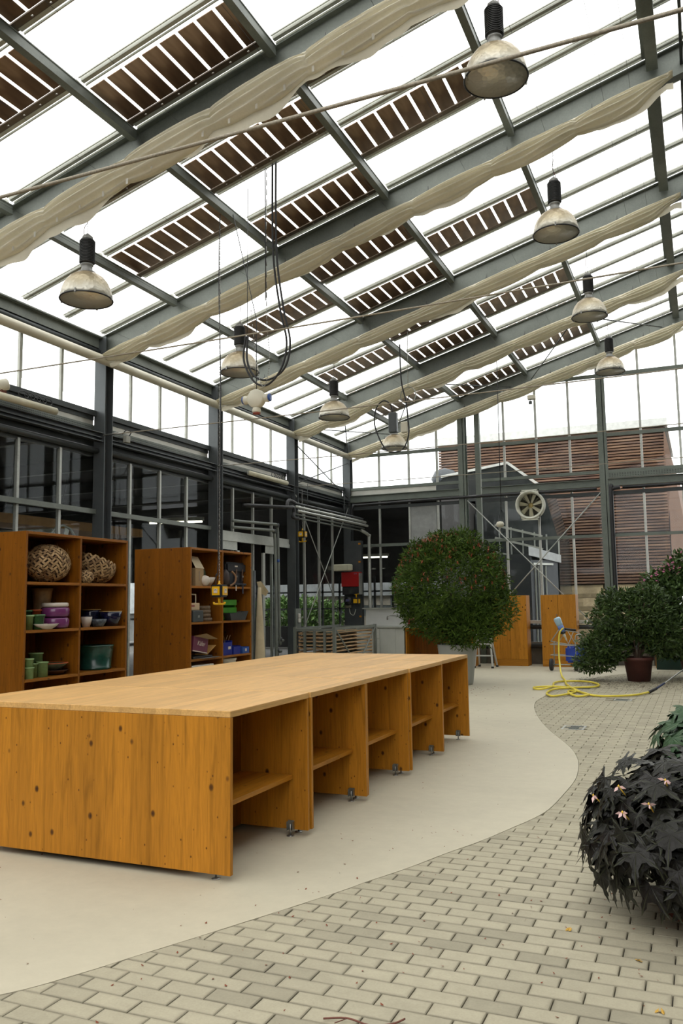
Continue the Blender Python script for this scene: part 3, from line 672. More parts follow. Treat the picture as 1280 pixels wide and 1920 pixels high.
# baskets of woven bark strips
def strawm():
    t=NT('woven_reed');oi=t.n('NewGeometry');t.col(t.ramp(oi.outputs['Random Per Island'],[(0,(.12,.065,.03)),(.5,(.30,.19,.09)),(1,(.48,.33,.17))]));t.rm(.7,0,.3);return t.m
reed=strawm();inner=plain('basket_inside',(.05,.03,.018),.9)
def weave(t,c,r,zr_=(0,1),n=46,tilt=None,sz=.055,sliced=None):
    core=MB();N=14;prof=[]
    for i in range(N+1):
        a=-PI/2+PI*i/N;z=S(a)
        if z>zr_[1]:break
        prof.append((max(.001,K(a))*.96*r[0],z*.96*r[2]))
    MT=tilt or Matrix.Identity(4)
    core.lathe(prof,c,24,True,MT,1,r[1]/r[0])
    if zr_[1]<1: core.lathe([(p[0]*.9,p[1]+.01) for p in prof],c,24,True,MT,1,r[1]/r[0])
    core.build('shell',inner,t,fix=False)
    m=MB();rows=int(PI*r[2]/sz*2.0)
    for i in range(1,rows):
        a=-PI/2+PI*i/rows
        if S(a)>zr_[1]-.02:break
        rr=r[0]*K(a);nn=max(6,int(2*PI*rr/(sz*.62)))
        for k in range(nn):
            ph=2*PI*(k+(i%2)*.5)/nn
            p=Vector((rr*K(ph),rr*S(ph)*r[1]/r[0],r[2]*S(a)))
            nrm=Vector((p.x/r[0]**2,p.y/r[1]**2,p.z/r[2]**2)).normalized()
            e=Vector((-S(ph),K(ph),0));u=nrm.cross(e).normalized()
            sg=1 if (k//1+i)%2 else -1
            dd=(e*K(sg*.75)+u*S(sg*.75)).normalized()
            a0=MT@(p-dd*sz*.55+nrm*.003)+Vector(c);b0=MT@(p+dd*sz*.55+nrm*.007)+Vector(c)
            m.bar(a0.lerp(b0,.12),b0.lerp(a0,.12),sz*.40*random.uniform(.85,1.05),.007,MT@nrm)
    tag(m.build('woven_strips',reed,t,fix=False),None,None,None,'stuff')
def rot(ax,a): return Matrix.Rotation(a,4,ax)
b=thing('woven_basket','large round ball of woven reed on the top shelf','basket',(-6.39,6.965,SZ[3]));weave(b,(0,0,.205),(.185,.272,.198))
m=MB()
for k in range(70):
    a=random.uniform(0,2*PI);e=random.uniform(-1,1);p=Vector((.22*K(a)*K(e),.29*S(a)*K(e),.205+.2*S(e)));m.tube([p,p*1.03+Vector((random.uniform(-.03,.03),random.uniform(-.03,.03),random.uniform(-.02,.05)))],.0012,3)
tag(m.build('loose_fibres',reed,b),None,None,None,'stuff')
b=thing('woven_basket','woven reed bowl tilted open on the top shelf beside the big ball','basket',(-6.42,7.755,SZ[3]));weave(b,(0,0,.215),(.2,.275,.2),(0,.35),tilt=rot('X',-.28)@rot('Y',.12))
b=thing('woven_basket','small woven reed ball beside the tilted woven bowl','basket',(-6.235,7.40,SZ[3]));weave(b,(0,0,.066),(.062,.085,.064),sz=.034)
def glaze(name,c,rough=.25,var=.25,scale=9): return plain(name,c,rough,0,var,scale,0,40,.5)
def pot(name,label,cat_,loc,prof,mat,group=None,rimmat=None,rz=0,n=28):
    t=thing(name,label,cat_,loc,rz,group)
    MB().lathe(prof,(0,0,0),n).build('body',mat,t)
    if rimmat:
        r,z=max(prof[:len(prof)//2+2],key=lambda p:p[1]);MB().tube([(r*K(a*PI/10),r*S(a*PI/10),z) for a in range(20)],.005,6,True).build('rim',rimmat,t,)
    return t
def cyl(r0,r1,h,t=.006,rim=.006,rh=.02): return [(.001,0),(r0,0),(r1-.002,h-rh),(r1+rim,h-rh),(r1+rim,h),(r1-t,h),(r0-t,.01),(.001,.01)]
gr1=glaze('sage_green_glaze',lin(120,145,95));gr2=glaze('mid_green_glaze',lin(62,100,60));gr3=glaze('dark_green_glaze',lin(25,62,52));orange=glaze('orange_terracotta',lin(165,75,25),.6)
purple=glaze('purple_glaze',lin(105,50,95),.2,.1);offw=glaze('white_glaze',lin(195,185,172),.3,.06);creamg=glaze('cream_striped_glaze',lin(170,140,100),.4)
navy=glaze('navy_glaze',lin(18,20,45),.15);gold=glaze('ochre_drip_glaze',lin(170,140,80),.3);browng=glaze('brown_glaze',lin(70,45,30),.4)
Z=SZ[2]
pot('plant_pot','grey green tapered pot, outermost of the row beside the orange pot','pot',(-6.3,6.61,Z),cyl(.045,.055,.15),gr1)
pot('plant_pot','small green pot upside stacked behind the tapered green pots','pot',(-6.45,6.74,Z),cyl(.05,.06,.2),gr2)
pot('plant_pot','mid green tapered pot in front of the orange pot','pot',(-6.27,6.72,Z),cyl(.05,.065,.155),gr2)
pot('plant_pot','orange clay pot showing behind the green tapered pots','pot',(-6.44,6.86,Z),cyl(.055,.06,.205),orange)
pot('plant_pot','narrow green pot beside the white oval dish','pot',(-6.40,6.80+.02,Z),cyl(.032,.04,.13),gr2)
pot('tall_vase','tall cream vase with reddish bands and flared mouth','vase',(-6.60,7.125,Z),[(.001,0),(.075,0),(.085,.15),(.09,.26),(.105,.39),(.112,.43),(.105,.43),(.083,.26),(.07,.02),(.001,.02)],creamg)
def bowlp(r,h,k=.25): return [(.001,0),(r*.7,0),(r*.93,h*.12),(r,h*.35),(r*.99,h*.85),(r*.93,h),(r*.88,h),(r*.9,h*.3),(.001,.012)]
t=pot('purple_bowl','purple glazed drum bowl at the bottom of the stack','bowl',(-6.335,7.03,Z),bowlp(.15,.115),purple)
t=pot('purple_bowl','purple glazed drum bowl in the middle of the stack','bowl',(-6.335,7.03,Z+.116),bowlp(.15,.105),purple)
t=pot('white_bowl','white rounded bowl on top of the purple bowls','bowl',(-6.335,7.03,Z+.222),bowlp(.14,.05),offw)
t=thing('oval_dish','white oval dish in front of the purple bowls','dish',(-6.235,6.80,Z));MB().lathe([(.001,0),(.07,0),(.13,.03),(.165,.055),(.158,.057),(.12,.036),(.06,.01),(.001,.01)],(0,0,0),28,True,None,.5,1).build('body',offw,t)
Z=SZ[2]
pot('ceramic_cup','pale tapered cup with blue rim by the middle divider','cup',(-6.32,7.51,Z),[(.001,0),(.04,0),(.06,.07),(.065,.12),(.06,.12),(.035,.01),(.001,.01)],offw,None,navy)
pot('blue_pot','navy glazed planter with ochre rim behind the small bowl','pot',(-6.54,7.84,Z),bowlp(.125,.19),navy,None,gold)
pot('blue_pot','navy glazed planter with broad sandy rim at the end of the shelf','pot',(-6.30,7.905,Z),[(.001,0),(.08,0),(.11,.08),(.132,.165),(.125,.167),(.10,.08),(.001,.02)],navy,None,gold)
pot('small_bowl','small dark speckled bowl in front of the navy planters','bowl',(-6.26,7.64,Z),[(.001,0),(.055,0),(.085,.05),(.095,.085),(.088,.085),(.07,.04),(.001,.01)],glaze('speckled_dark',lin(60,66,72),.3,.8,40))
pot('small_bowl','small dark bowl half hidden between cup and speckled bowl','bowl',(-6.45,7.67,Z),bowlp(.06,.06),navy)
Z=SZ[1];cu=lambda r,h:[(.001,0),(r,0),(r,h-.012),(r+.008,h-.012),(r+.008,h),(r-.006,h),(r-.006,.01),(.001,.01)]
pot('green_canister','pale green canister, lower one nearest the side panel','pot',(-6.25,6.58,Z),cu(.05,.115),gr1)
pot('green_canister','pale green canister stacked on the lowest outer canister','pot',(-6.25,6.58,Z+.116),cu(.045,.085),gr1)
pot('green_canister','pale green canister in the middle of the bottom row','pot',(-6.31,6.70,Z),cu(.048,.145),gr1)
pot('green_canister','pale green canister standing next to the shallow bowls','pot',(-6.28,6.80,Z),cu(.058,.155),gr1)
pot('green_canister','green canister stacked on top behind the others','pot',(-6.43,6.87,Z),cu(.07,.24),gr1)
pot('shallow_bowl','green grey shallow bowl stacked on a brown one','bowl',(-6.40,7.065,Z+.052),[(.001,0),(.09,0),(.165,.06),(.17,.07),(.155,.065),(.08,.012),(.001,.012)],glaze('grey_green',lin(95,100,80)),None,orange)
pot('shallow_bowl','brown shallow bowl under the green grey one','bowl',(-6.40,7.07,Z),[(.001,0),(.1,0),(.17,.045),(.175,.05),(.165,.05),(.09,.012),(.001,.012)],browng)
pot('green_planter','large dark green ribbed planter on the lower shelf','pot',(-6.43,7.80,Z),[(.001,0),(.18,0),(.185,.025),(.178,.03),(.195,.2),(.2,.21),(.2,.255),(.21,.26),(.21,.275),(.19,.275),(.17,.02),(.001,.02)],gr3)
# second unit
card=plain('cardboard',lin(150,125,90),.8,0,.08);whitep=plain('white_plastic',lin(205,200,190),.4)
Z=SZ[3]
t=thing('cardboard_box','open cardboard box with a raised flap on the top shelf','box',(-6.40,9.66,Z));m=MB();m.box(-.16,-.08,0,.16,.12,.24);m.build('carton',card,t,.002)
m=MB();m.add([(.16,-.08,.24),(.16,.13,.235),(.03,.17,.40),(.03,-.04,.41)],[(0,1,2,3)]);m.add([(.164,-.08,.24),(.164,.13,.235),(.034,.17,.40),(.034,-.04,.41)],[(0,1,2,3)]);m.build('flap',plain('pale_card',lin(190,175,145),.8),t,fix=False)
MB().box(.1605,.0,.06,.162,.03,.2).build('tape',plain('parcel_tape',lin(130,105,75),.3),t)
t=thing('white_bowl','white oval bowl beside the cardboard box','bowl',(-6.32,9.995,Z));MB().lathe([(.001,0),(.05,0),(.1,.06),(.125,.12),(.12,.122),(.09,.06),(.001,.02)],(0,0,0),24,True,None,.8,1.15).build('body',offw,t)
t=thing('white_ball','round white pot beside the open cardboard box','pot',(-6.25,9.81,Z));MB().lathe([(.001,0),(.04,.0),(.075,.05),(.08,.09),(.06,.13),(.02,.145),(.001,.146)],(0,0,0),20).build('body',offw,t)
t=thing('heart_form','grey green heart shaped form standing behind the white bowl','ornament',(-6.47,10.10,Z))
hp=[];
for k in range(28):
    a=2*PI*k/28;x=16*S(a)**3;y=13*K(a)-5*K(2*a)-2*K(3*a)-K(4*a);hp.append((x*.0085,y*.0085+.145))
M=rot('X',.35);m=MB();m.prism(hp,'x',-.02,.02);m.v=[tuple(M@Vector(p)) for p in m.v];zmin=min(p[2] for p in m.v);m.v=[(p[0],p[1],p[2]-zmin) for p in m.v];m.build('body',glaze('heart_green',lin(85,100,80),.6),t,.008)
blk=plain('black_fabric',(.012,.012,.015),.7,0,.3,8);brn=plain('brown_leather',lin(75,50,35),.6)
t=thing('black_bag','black messenger bag with buckle straps on the top shelf','bag',(-6.40,10.72,Z));m=MB();m.box(-.1,-.25,0,.1,.27,.30);bb=m.build('bag_body',blk,t,.035,seg=3)
MB().box(-.112,-.27,.2,.125,.29,.36).build('flap',blk,t,.03,seg=2);m=MB()
for y in(-.02,.16):m.box(.12,y,.09,.13,y+.03,.26)
m.build('straps',brn,t);m=MB()
for y in(-.02,.16):m.box(.131,y-.004,.14,.136,y+.034,.165)
m.build('buckles',chrome,t);MB().box(.126,-.05,.29,.128,.03,.31).build('badge',offw,t)
t=thing('leather_apron','brown leather bundle with pale strap beside the black bag','bag',(-6.27,10.40,Z));m=MB();m.lathe([(.001,0),(.07,.0),(.085,.08),(.07,.19),(.03,.24),(.001,.245)],(0,0,0),16,True,None,.7,1);m.build('bundle',plain('dark_brown_leather',lin(45,30,25),.6),t)
MB().tube(cat([(.06,.03,.01),(.085,.12,.06),(.085,.14,.15),(.05,.09,.22)],5),.014,6).build('strap',plain('tan_strap',lin(130,95,65),.7),t)
t=thing('folded_cloth','dark rumpled cloth and webbing hanging over the shelf edge','cloth',(-6.25,10.70,Z));m=MB()
for k in range(6):m.tube(cat([(random.uniform(-.05,.02),-.14+.05*k,.018),(.02,-.1+.06*k,.035),(-.05,.0+.04*k,.018)],4),.018,6)
m.build('cloth_folds',plain('navy_cloth',lin(30,33,42),.8),t);m=MB();m.box(.051,-.135,-.06,.056,-.115,.02);m.build('pale_strap_end',offw,t);m=MB();m.box(.051,.05,-.1,.057,.085,.02);m.build('dark_strap_end',plain('navy_web',lin(28,32,48),.8),t)
Z=SZ[2]
t=thing('tool_case','dark grey small case under the beige handled box','case',(-6.32,9.62-.03,Z));MB().box(-.12,-.12,0,.12,.13,.155).build('case_body',plain('grey_case',lin(50,54,54),.5),t,.008);m=MB();m.box(.12,-.02,.06,.126,.03,.09);m.build('latch',chrome,t)
t=thing('beige_radio','beige portable box with a tall handle standing on the grey case','radio',(-6.32,9.59,Z+.156));MB().box(-.06,-.12,0,.06,.13,.10).build('body',plain('beige_plastic',lin(190,165,130),.5),t,.008)
m=MB();m.tube(cat([(0,-.105,.09),(0,-.105,.2),(0,-.08,.215),(0,.09,.215),(0,.115,.2),(0,.115,.09)],4),.009,6);m.build('handle',cream,t);m=MB();m.box(.06,-.09,.05,.062,.0,.07);m.build('red_label',plain('dark_red_print',lin(120,40,50),.5),t)
for i,(y,z,r,lb) in enumerate([(10.16,.0,.135,'lowest round grey brown coil on the shelf by the tool case'),(10.15,.058,.12,'second round coil in the short stack'),(10.15,.112,.12,'third round coil in the short stack'),(10.15,.166,.115,'topmost round coil in the short stack')]):
    t=thing('rope_coil',lb,'coil',(-6.42,y-.13,Z+z));MB().lathe([(r*.4,0),(r,0),(r+.005,.025),(r,.05),(r*.4,.05),(r*.4,0)],(0,0,0),24).build('coil',plain('coil_brown',lin(105,88,68),.8,0,.3,30) if i==0 else bpy.data.materials['coil_brown'],t)
grn=plain('green_painted_wood',lin(62,135,30),.5);t=thing('green_crate','bright green slatted crate on the middle shelf','crate',(-6.44,10.60,Z))
for z in(.02,.11,.22):
    MB().box(-.12,-.2,z,-.105,.2,z+.075).build('slat',grn,t);MB().box(.105,-.2,z,.12,.2,z+.075).build('slat',grn,t)
for s in(-1,1):MB().box(-.103,s*.19-.008,0,.103,s*.19+.008,.3).build('end_board',grn,t)
MB().box(-.103,-.18,0,.103,.18,.01).build('base',grn,t)
t=thing('dark_tray','dark grey flared tray in front of the green crate','tray',(-6.27,10.68,Z));m=MB();m.add([(-.05,-.2,0),(.05,-.2,0),(.05,.2,0),(-.05,.2,0),(-.065,-.26,.1),(.065,-.26,.1),(.065,.27,.13),(-.065,.27,.13)],[(0,1,2,3),(0,1,5,4),(1,2,6,5),(2,3,7,6),(3,0,4,7)]);m.build('tray',plain('dark_grey_plastic',lin(48,50,52),.6),t,fix=False)
m=MB()
for k in range(7):m.lathe([(.001,-.02),(.03,0),(.001,.02)],(random.uniform(-.03,.03),-.15+.05*k,.075),8)
m.build('lumps',plain('bark_pieces',(.05,.03,.02),.9),t)
Z=SZ[1]
t=thing('black_tray','flat black tray lying under the maroon box','tray',(-6.4,9.78,Z));MB().box(-.17,-.26,0,.17,.22,.03).build('tray',black,t,.004)
t=thing('grey_folder','thin grey board projecting at the shelf edge','board',(-6.22,9.95,Z+.001));MB().box(.0,-.3,0.0,.07,.095,.006).build('board',plain('grey_board',lin(90,92,92),.7),t)
t=thing('cardboard_offcut','folded cardboard piece sticking out beside the maroon box','card',(-6.36,9.95,Z+.031));m=MB();m.add([(-.1,-.05,0),(.1,-.05,0),(.12,.15,.12),(-.08,.15,.12),(-.1,-.05,.006),(.1,-.05,.006),(.12,.15,.126),(-.08,.15,.126)],[(0,1,2,3),(4,5,6,7),(0,1,5,4),(1,2,6,5),(2,3,7,6),(3,0,4,7)]);m.build('card',plain('yellow_card',lin(170,130,70),.7),t)
t=thing('maroon_box','tilted maroon carton with white lettering and an open flap','box',(-6.33,9.66,Z+.085));mar=plain('maroon_print',lin(95,38,62),.5,0,.08)
M=rot('X',-.16);m=MB();m.box(-.1,-.16,0,.1,.2,.2,M);m.build('carton',mar,t)
m=MB();m.box(.1,-.16,0,.103,.2,.012,M);m.build('white_edge',offw,t)
m=MB();m.add([M@Vector(p) for p in((.1,-.16,.2),(.1,.2,.2),(.16,.34,.22),(.19,.0,.25),(.104,-.16,.196),(.104,.2,.196),(.164,.34,.216),(.194,.0,.246))],[(0,1,2,3),(4,5,6,7)]);m.build('flap',card,t,fix=False)
text('lettering','Käfer',.085,offw,t,M@axes((0,1,0),(0,0,1),(1,0,0),(.1005,.03,.115)),shear=.25)
blu=plain('blue_plastic',lin(22,36,120),.35,0,.1);blu2=plain('mid_blue_plastic',lin(40,75,140),.35,0,.1)
def bin_(label,loc,dx,dy,h,mat,nm='storage_bin'):
    t=thing(nm,label,'bin',loc);m=MB();w_=.008
    m.box(-dx/2,-dy/2,0,dx/2,dy/2,.01);m.box(-dx/2,-dy/2,.01,dx/2,-dy/2+w_,h);m.box(-dx/2,dy/2-w_,.01,dx/2,dy/2,h);m.box(-dx/2,-dy/2+w_,.01,-dx/2+w_,dy/2-w_,h);m.box(dx/2-w_,-dy/2+w_,.01,dx/2,dy/2-w_,h*.9);m.build('body',mat,t);return t
t=bin_('tall dark blue bin with thin sticks poking out','' or (-6.36,10.40,Z),.25,.26,.2,blu);m=MB()
for k in range(16):
    a=random.uniform(-.09,.09);m.tube([(random.uniform(-.08,.08),a,.1),(random.uniform(-.1,.12),a+random.uniform(-.08,.12),random.uniform(.24,.32))],.0025,4)
m.build('sticks',plain('pale_sticks',lin(160,130,100),.8),t);MB().box(.1251,.02,.08,.127,.09,.12).build('white_tag',offw,t)
bin_('small dark blue open-fronted bin between two blue bins',(-6.34,10.66,Z),.22,.2,.12,blu)
t=bin_('mid blue low bin with a white label beside the side panel',(-6.28,10.88,Z),.14,.19,.095,blu2);MB().box(.0701,-.02,.03,.072,.02,.07).build('white_label',offw,t)
Z=SZ[0]
t=thing('white_bucket','white round bucket on the lowest shelf','bucket',(-6.42,10.60,Z));MB().lathe(cyl(.16,.18,.42,.006,.008,.03),(0,0,0),28).build('body',whitep,t);m=MB();m.tube([(.183*K(a*PI/14),.183*S(a*PI/14),.33) for a in range(28)],.005,6,True);m.build('rib',whitep,t)
t=thing('white_tub','white rectangular tub with wide rim on the lowest shelf','tub',(-6.38,9.72,Z));m=MB();m.box(-.15,-.22,0,.15,.22,.36);m.build('body',whitep,t,.02);MB().box(-.17,-.25,.36,.17,.28,.385).build('rim',whitep,t,.006)

# ---------------- folded shade curtains under the rafters ----------------
def clothm(name,c,tr=.25):
    t=NT(name);v=t.co(rnd=False);n=t.noise(v,2.2,4);f=t.noise(v,40,3);t.col(t.mix(.3,t.ramp(n,[(.3,sc(c,.82)),(.7,sc(c,1.1))]),t.ramp(f,[(.3,sc(c,.8)),(.7,sc(c,1.1))])));t.rm(.9,0,.1)
    o=t.t.nodes['Material Output'];tl=t.n('BsdfTranslucent');tl.inputs[0].default_value=(*sc(c,.9),1);m=t.n('MixShader');m.inputs[0].default_value=tr;t.l.new(t.p.outputs[0],m.inputs[1]);t.l.new(tl.outputs[0],m.inputs[2]);t.l.new(m.outputs[0],o.inputs[0]);return t.m
cloth=clothm('shade_cloth',lin(240,234,214),.33);offw_cloth=clothm('pale_patch',(.95,.93,.88),.7);flapm=clothm('thin_shade_cloth',lin(228,221,200),.55)
CL=['nearest folded beige shade curtain hanging under the rafter, sagging lowest','second folded beige shade curtain counted from the camera','third folded beige shade curtain counted from the camera','fourth folded beige shade curtain counted from the camera','folded beige shade curtain under the end rafter at the glazed gable']
def curtain(i,yr):
    rd=random.Random(40+i);t=thing('shade_curtain',CL[i],'curtain',(0,yr-.12,0),0,'folded shade curtains')
    x0,x1=-8.12,.0+(.02*i);n=230;C=44;vs=[];fs=[]
    ph=[rd.uniform(0,6.28) for _ in range(40)];amp=[rd.uniform(.6,1.15) for _ in range(12)];lump=[rd.uniform(-1,1) for _ in range(60)]
    for a in range(n+1):
        x=x0+(x1-x0)*a/n;s=(x+.05)/1.03;fr=s-math.floor(s);k=int(math.floor(s))%12;belly=max(0,S(PI*fr))**.7
        endf=min(1,(a/n)*12+.35,((n-a)/n)*14+.30)
        am=amp[k];dr=(.205+.09*belly*am+(.05 if i==0 else 0))*endf;dp=(.125+.06*belly*am)*endf
        zt=zr(x,-.345)-.012*(1-belly);pin=1-belly
        for c in range(C):
            q=c/C
            if q<.72:
                u=q/.72;z=-dr*u**1.1;y=-dp*(S(PI*(u*.93+.0))**.75)-.008
                pl=S(u*34+1.1*S(s*1.9+ph[1])+ph[2]+.5*fr*ph[k]);y+=(.019+.006*belly)*pl*min(1,u*5)
                if i>0:y-=.03*S(s*PI*2+u*5+ph[k])*u*belly*(1 if k%3 else .3)
                y+=.035*pin**3*S(PI*u);z+=.012*pin**2*S(u*22)
            else:
                u=(q-.72)/.28;z=-dr*(1-u);y=.015+.03*S(PI*u)*endf
            vs.append((x,y,zt+z))
    for a in range(n):
        for c in range(C):
            fs.append((a*C+c,a*C+(c+1)%C,(a+1)*C+(c+1)%C,(a+1)*C+c))
    fs+=[tuple(range(C)),tuple(range(n*C,n*C+C))[::-1]]
    MB().add(vs,fs,True).build('folded_cloth',cloth,t)
    # loose hem hanging below the bundle
    vs=[];fs=[];R_=6
    for a in range(n+1):
        x=x0+.15+(x1-x0-.15)*a/n;s=(x+.05)/1.03;fr=s-math.floor(s);k=int(math.floor(s))%12;belly=S(PI*fr)**.8
        zt=zr(x,-.345)-(.17+.08*belly*amp[k]+(.05 if i==0 else 0));dd=(.05+.085*abs(S(s*.9+ph[5]))+.035*S(s*3.1+ph[6]))*(1.25 if i==0 else .8)
        for c in range(R_):
            u=c/(R_-1);vs.append((x,-.02+.035*S(s*6.2+ph[7]+u*1.5)*u+.02*S(x*14)*u,zt+.03-dd*u+.006*S(x*23+ph[8])*u))
    for a in range(n):
        for c in range(R_-1):fs.append((a*R_+c,a*R_+c+1,(a+1)*R_+c+1,(a+1)*R_+c))
    MB().add(vs,fs,True).build('hem',flapm,t,fix=False)
    if i==0:
        for k in range(16):
            x=-6.95+k*.30;zz=zr(x,-.345)-.33-.02*S(k*1.3);MB().box(x-.012,-.10,zz,x+.012,-.096,zz+.06).build('hem_patch',offw_cloth,t)
    for k in range(9):
        x=-8.1+k*1.03
        if x>.02:break
        for dx in(0,.52 if k<8 and k%2 else 0):
            if dx==0 and k and False:continue
        m=MB();m.box(x-.018,-.045,zr(x,-.40),x+.018,-.01,zr(x,-.34));m.tube([(x,-.03,zr(x,-.35)),(x,-.03,zr(x,-.33)+.05)],.004,5);m.build('clip',black,t)
        x+=.42
        if x<0:MB().box(x-.014,-.03,zr(x,-.385),x+.014,-.005,zr(x,-.335)).build('clip',black,t)
for i,y in enumerate(RY[1:]):curtain(i,y-.02 if i<4 else y-.12)

# ---------------- high-bay lamps ----------------
def reflm():
    t=NT('spun_aluminium_reflector');v=t.co();vo=t.n('TexVoronoi');vo.inputs['Scale'].default_value=26;t.l.new(v,vo.inputs['Vector']);n=t.noise(v,4,4)
    tc=t.n('TexCoord');sx=t.n('SeparateXYZ');t.l.new(tc.outputs['Object'],sx.inputs[0])
    zz=t.math('ADD',t.math('MULTIPLY',sx.outputs[2],2.6),t.math('MULTIPLY',n,.55))
    c=t.ramp(zz,[(.35,lin(214,210,196)),(.62,lin(190,178,150)),(1.0,lin(160,140,105))]);t.col(c);t.rm(.38,.45,.5)  # paler bottom paints in the sky's reflection; beige above is dirt
    b=t.n('Bump');b.inputs['Strength'].default_value=.5;b.inputs['Distance'].default_value=.012;t.l.new(vo.outputs['Distance'],b.inputs['Height']);t.l.new(b.outputs[0],t.p.inputs['Normal']);return t.m
refl=reflm();inref=NT('dull_reflector_inside');vo=inref.n('TexVoronoi');vo.inputs['Scale'].default_value=24;inref.l.new(inref.co(),vo.inputs['Vector']);inref.col(inref.ramp(vo.outputs['Color'],[(0,(.07,.068,.055)),(1,(.15,.14,.115))]));inref.rm(.35,.6);inref=inref.m
hous=plain('black_ballast_housing',(.022,.022,.02),.5,.2);lampgrey=plain('cast_grey_aluminium',lin(150,150,145),.45,.4)
def lamp():
    t=empty('pendant_lamp')
    bell=[(.27,0),(.266,.05),(.25,.12),(.222,.18),(.18,.235),(.13,.27),(.085,.285)]
    MB().lathe(bell,(0,0,0),40).build('reflector',refl,t);t_=MB()
    MB().lathe([(r-.006,z-.001 if z>0 else .002) for r,z in bell[:-1]]+[(.001,.272)],(0,0,0),40).build('reflector_inside',inref,t)
    MB().tube([(.271*K(a*PI/22),.271*S(a*PI/22),0) for a in range(44)],.008,8,True).build('rim',black,t)
    for a in range(4):
        an_=a*PI/2+.6;M=rot('Z',an_);MB().box(.262,-.008,-.014,.284,.008,.03,M).build('clip',chrome,t)
    MB().lathe([(.09,.283),(.095,.30),(.06,.315),(.055,.37),(.065,.375),(.065,.39)],(0,0,0),24).build('neck',lampgrey,t)
    pr=[(.05,.385),(.07,.395)]
    for k in range(15):
        z=.405+k*.0165;pr+=[(.082,z),(.082,z+.007),(.073,z+.009),(.073,z+.0155)]
    pr+=[(.07,.66),(.05,.665)]
    MB().lathe(pr,(0,0,0),24,False).build('ballast_housing',hous,t)
    MB().lathe([(.055,.662),(.058,.69),(.04,.71),(.015,.715),(.015,.73)],(0,0,0),8,False).build('end_cap',lampgrey,t)
    m=MB();z=.73
    for k in range(18):
        m.tube([(0 if k%2 else .006*K(a),.006*K(a) if k%2 else 0,z+.016+.016*S(a)) for a in [2*PI*j/8 for j in range(8)]],.002,4,True);z+=.026
    m.build('chain',steel_d,t)
    m=MB();m.tube(cat([(.04,0,.69),(.045,.01,.78),(.01,.02,.86),(.02,.01,.97)],5),.004,5);m.build('cord',plain('red_brown_cord',(.12,.03,.025),.6),t)
    return t
l0=lamp()
LP=[(-1.39,6.78,5.93,'pendant lamp with ribbed black housing, largest one, hanging high before the bright roof'),(-1.39,10.0,5.87,'second pendant lamp back in the row high up near the ridge'),(-1.39,13.3,5.88,'third pendant lamp back in the row near the ridge'),(-1.39,16.5,5.80,'last pendant lamp of the row near the ridge, before the gable post'),(-5.8,6.8,4.67,'stained pendant lamp hanging nearest the camera over the shelving units'),(-5.8,10.0,4.69,'stained pendant lamp beside the looped black hoses'),(-5.8,13.3,4.71,'third stained pendant lamp of the row along the left wall'),(-5.8,16.45,4.68,'last stained pendant lamp of the row by the left wall, with coiled cable in front')]
for i,(x,y,z,lb) in enumerate(LP):
    l=l0 if i==0 else copy_tree(l0);l.location=(x,y,z);l.rotation_euler[2]=i*1.1;tag(l,lb,'lamp','high-bay pendant lamps')
# ---------------- wire ropes across the hall ----------------
for i,(y,lb) in enumerate([(3.65,'twisted wire rope crossing the roof nearest the camera'),(6.85,'wire rope crossing the hall in front of the second lamp row'),(10.05,'wire rope fixed with a turnbuckle to the nearest visible column'),(13.25,'wire rope fixed with a turnbuckle to the second column'),(16.45,'thin wire rope before the far end of the hall')]):
    t=thing('wire_rope',lb,'cable',(0,y-.12,0),0,'wire ropes across the hall')
    z0=3.86 if i==0 else 4.0;MB().tube([(XE+.1+(11.3*k/24),0,z0+.06*(k/24)**2-.02*S(PI*k/24)) for k in range(25)],.010 if i==0 else .0075,6).build('rope',ropem,t)
    m=MB();m.tube([(XE+.1,0,z0),(XE+.45,0,z0)],.012,6);m.tube([(XE+.18,-.02,z0-.01),(XE+.36,-.02,z0+.01)],.006,5);m.build('turnbuckle',chrome,t)
# ---------------- fittings on the left wall ----------------
def wall_tube(y,z,label,l=1.5):
    t=thing('tube_lamp',label,'lamp',(XE+.16,y,z),0,'unlit tube lamps along the left wall')
    MB().tube([(0,-l/2,0),(0,l/2,0)],.05,12).build('diffuser',plain('dusty_diffuser',lin(200,195,170),.5,0,.2,3),t)
    m=MB();m.box(-.05,-l/2-.02,-.03,-.02,l/2+.02,.05);m.build('housing',hm,t)
    m=MB()
    for k in range(5):
        m.tube(cat([(.0,l/2-.6+k*.11+.09*K(a),.10+.05*S(a)) for a in [j*PI/3 for j in range(6)]],3,True),.006,5,True)
    m.build('cable_coil',black,t)
wall_tube(8.1,4.13,'dusty unlit tube lamp on the left wall beam, nearest the camera');wall_tube(15.05,4.02,'dusty unlit tube lamp on the left wall beam in the third bay',1.6)
t=thing('siren','cream round siren on the beam at the edge of the left wall','siren',(XE+.16,7.9,4.28));MB().lathe([(.001,-.06),(.06,-.06),(.075,-.03),(.075,.05),(.06,.06),(.055,.03),(.001,.02)],(0,0,0),20,True,rot('X',-1.2)@rot('Y',.5)).build('body',cream,t);MB().box(-.04,-.04,-.12,.02,.04,-.05).build('bracket',plain('rusty_bracket',(.15,.05,.03),.7),t)
t=thing('junction_box','small grey junction box with cable loop beside the turnbuckle','box',(XE+.12,10.45,4.03));MB().box(-.03,-.05,-.06,.04,.05,.05).build('body',hm,t,.006);MB().tube(cat([(.03,.03,.05),(.04,.06,.12),(.03,-.04,.13),(.0,-.1,.06)],5),.008,6).build('cable',black,t)
t=thing('pipe_rack','cluster of pipes with gauge valves running past the corner bay','pipes',(0,0,0))
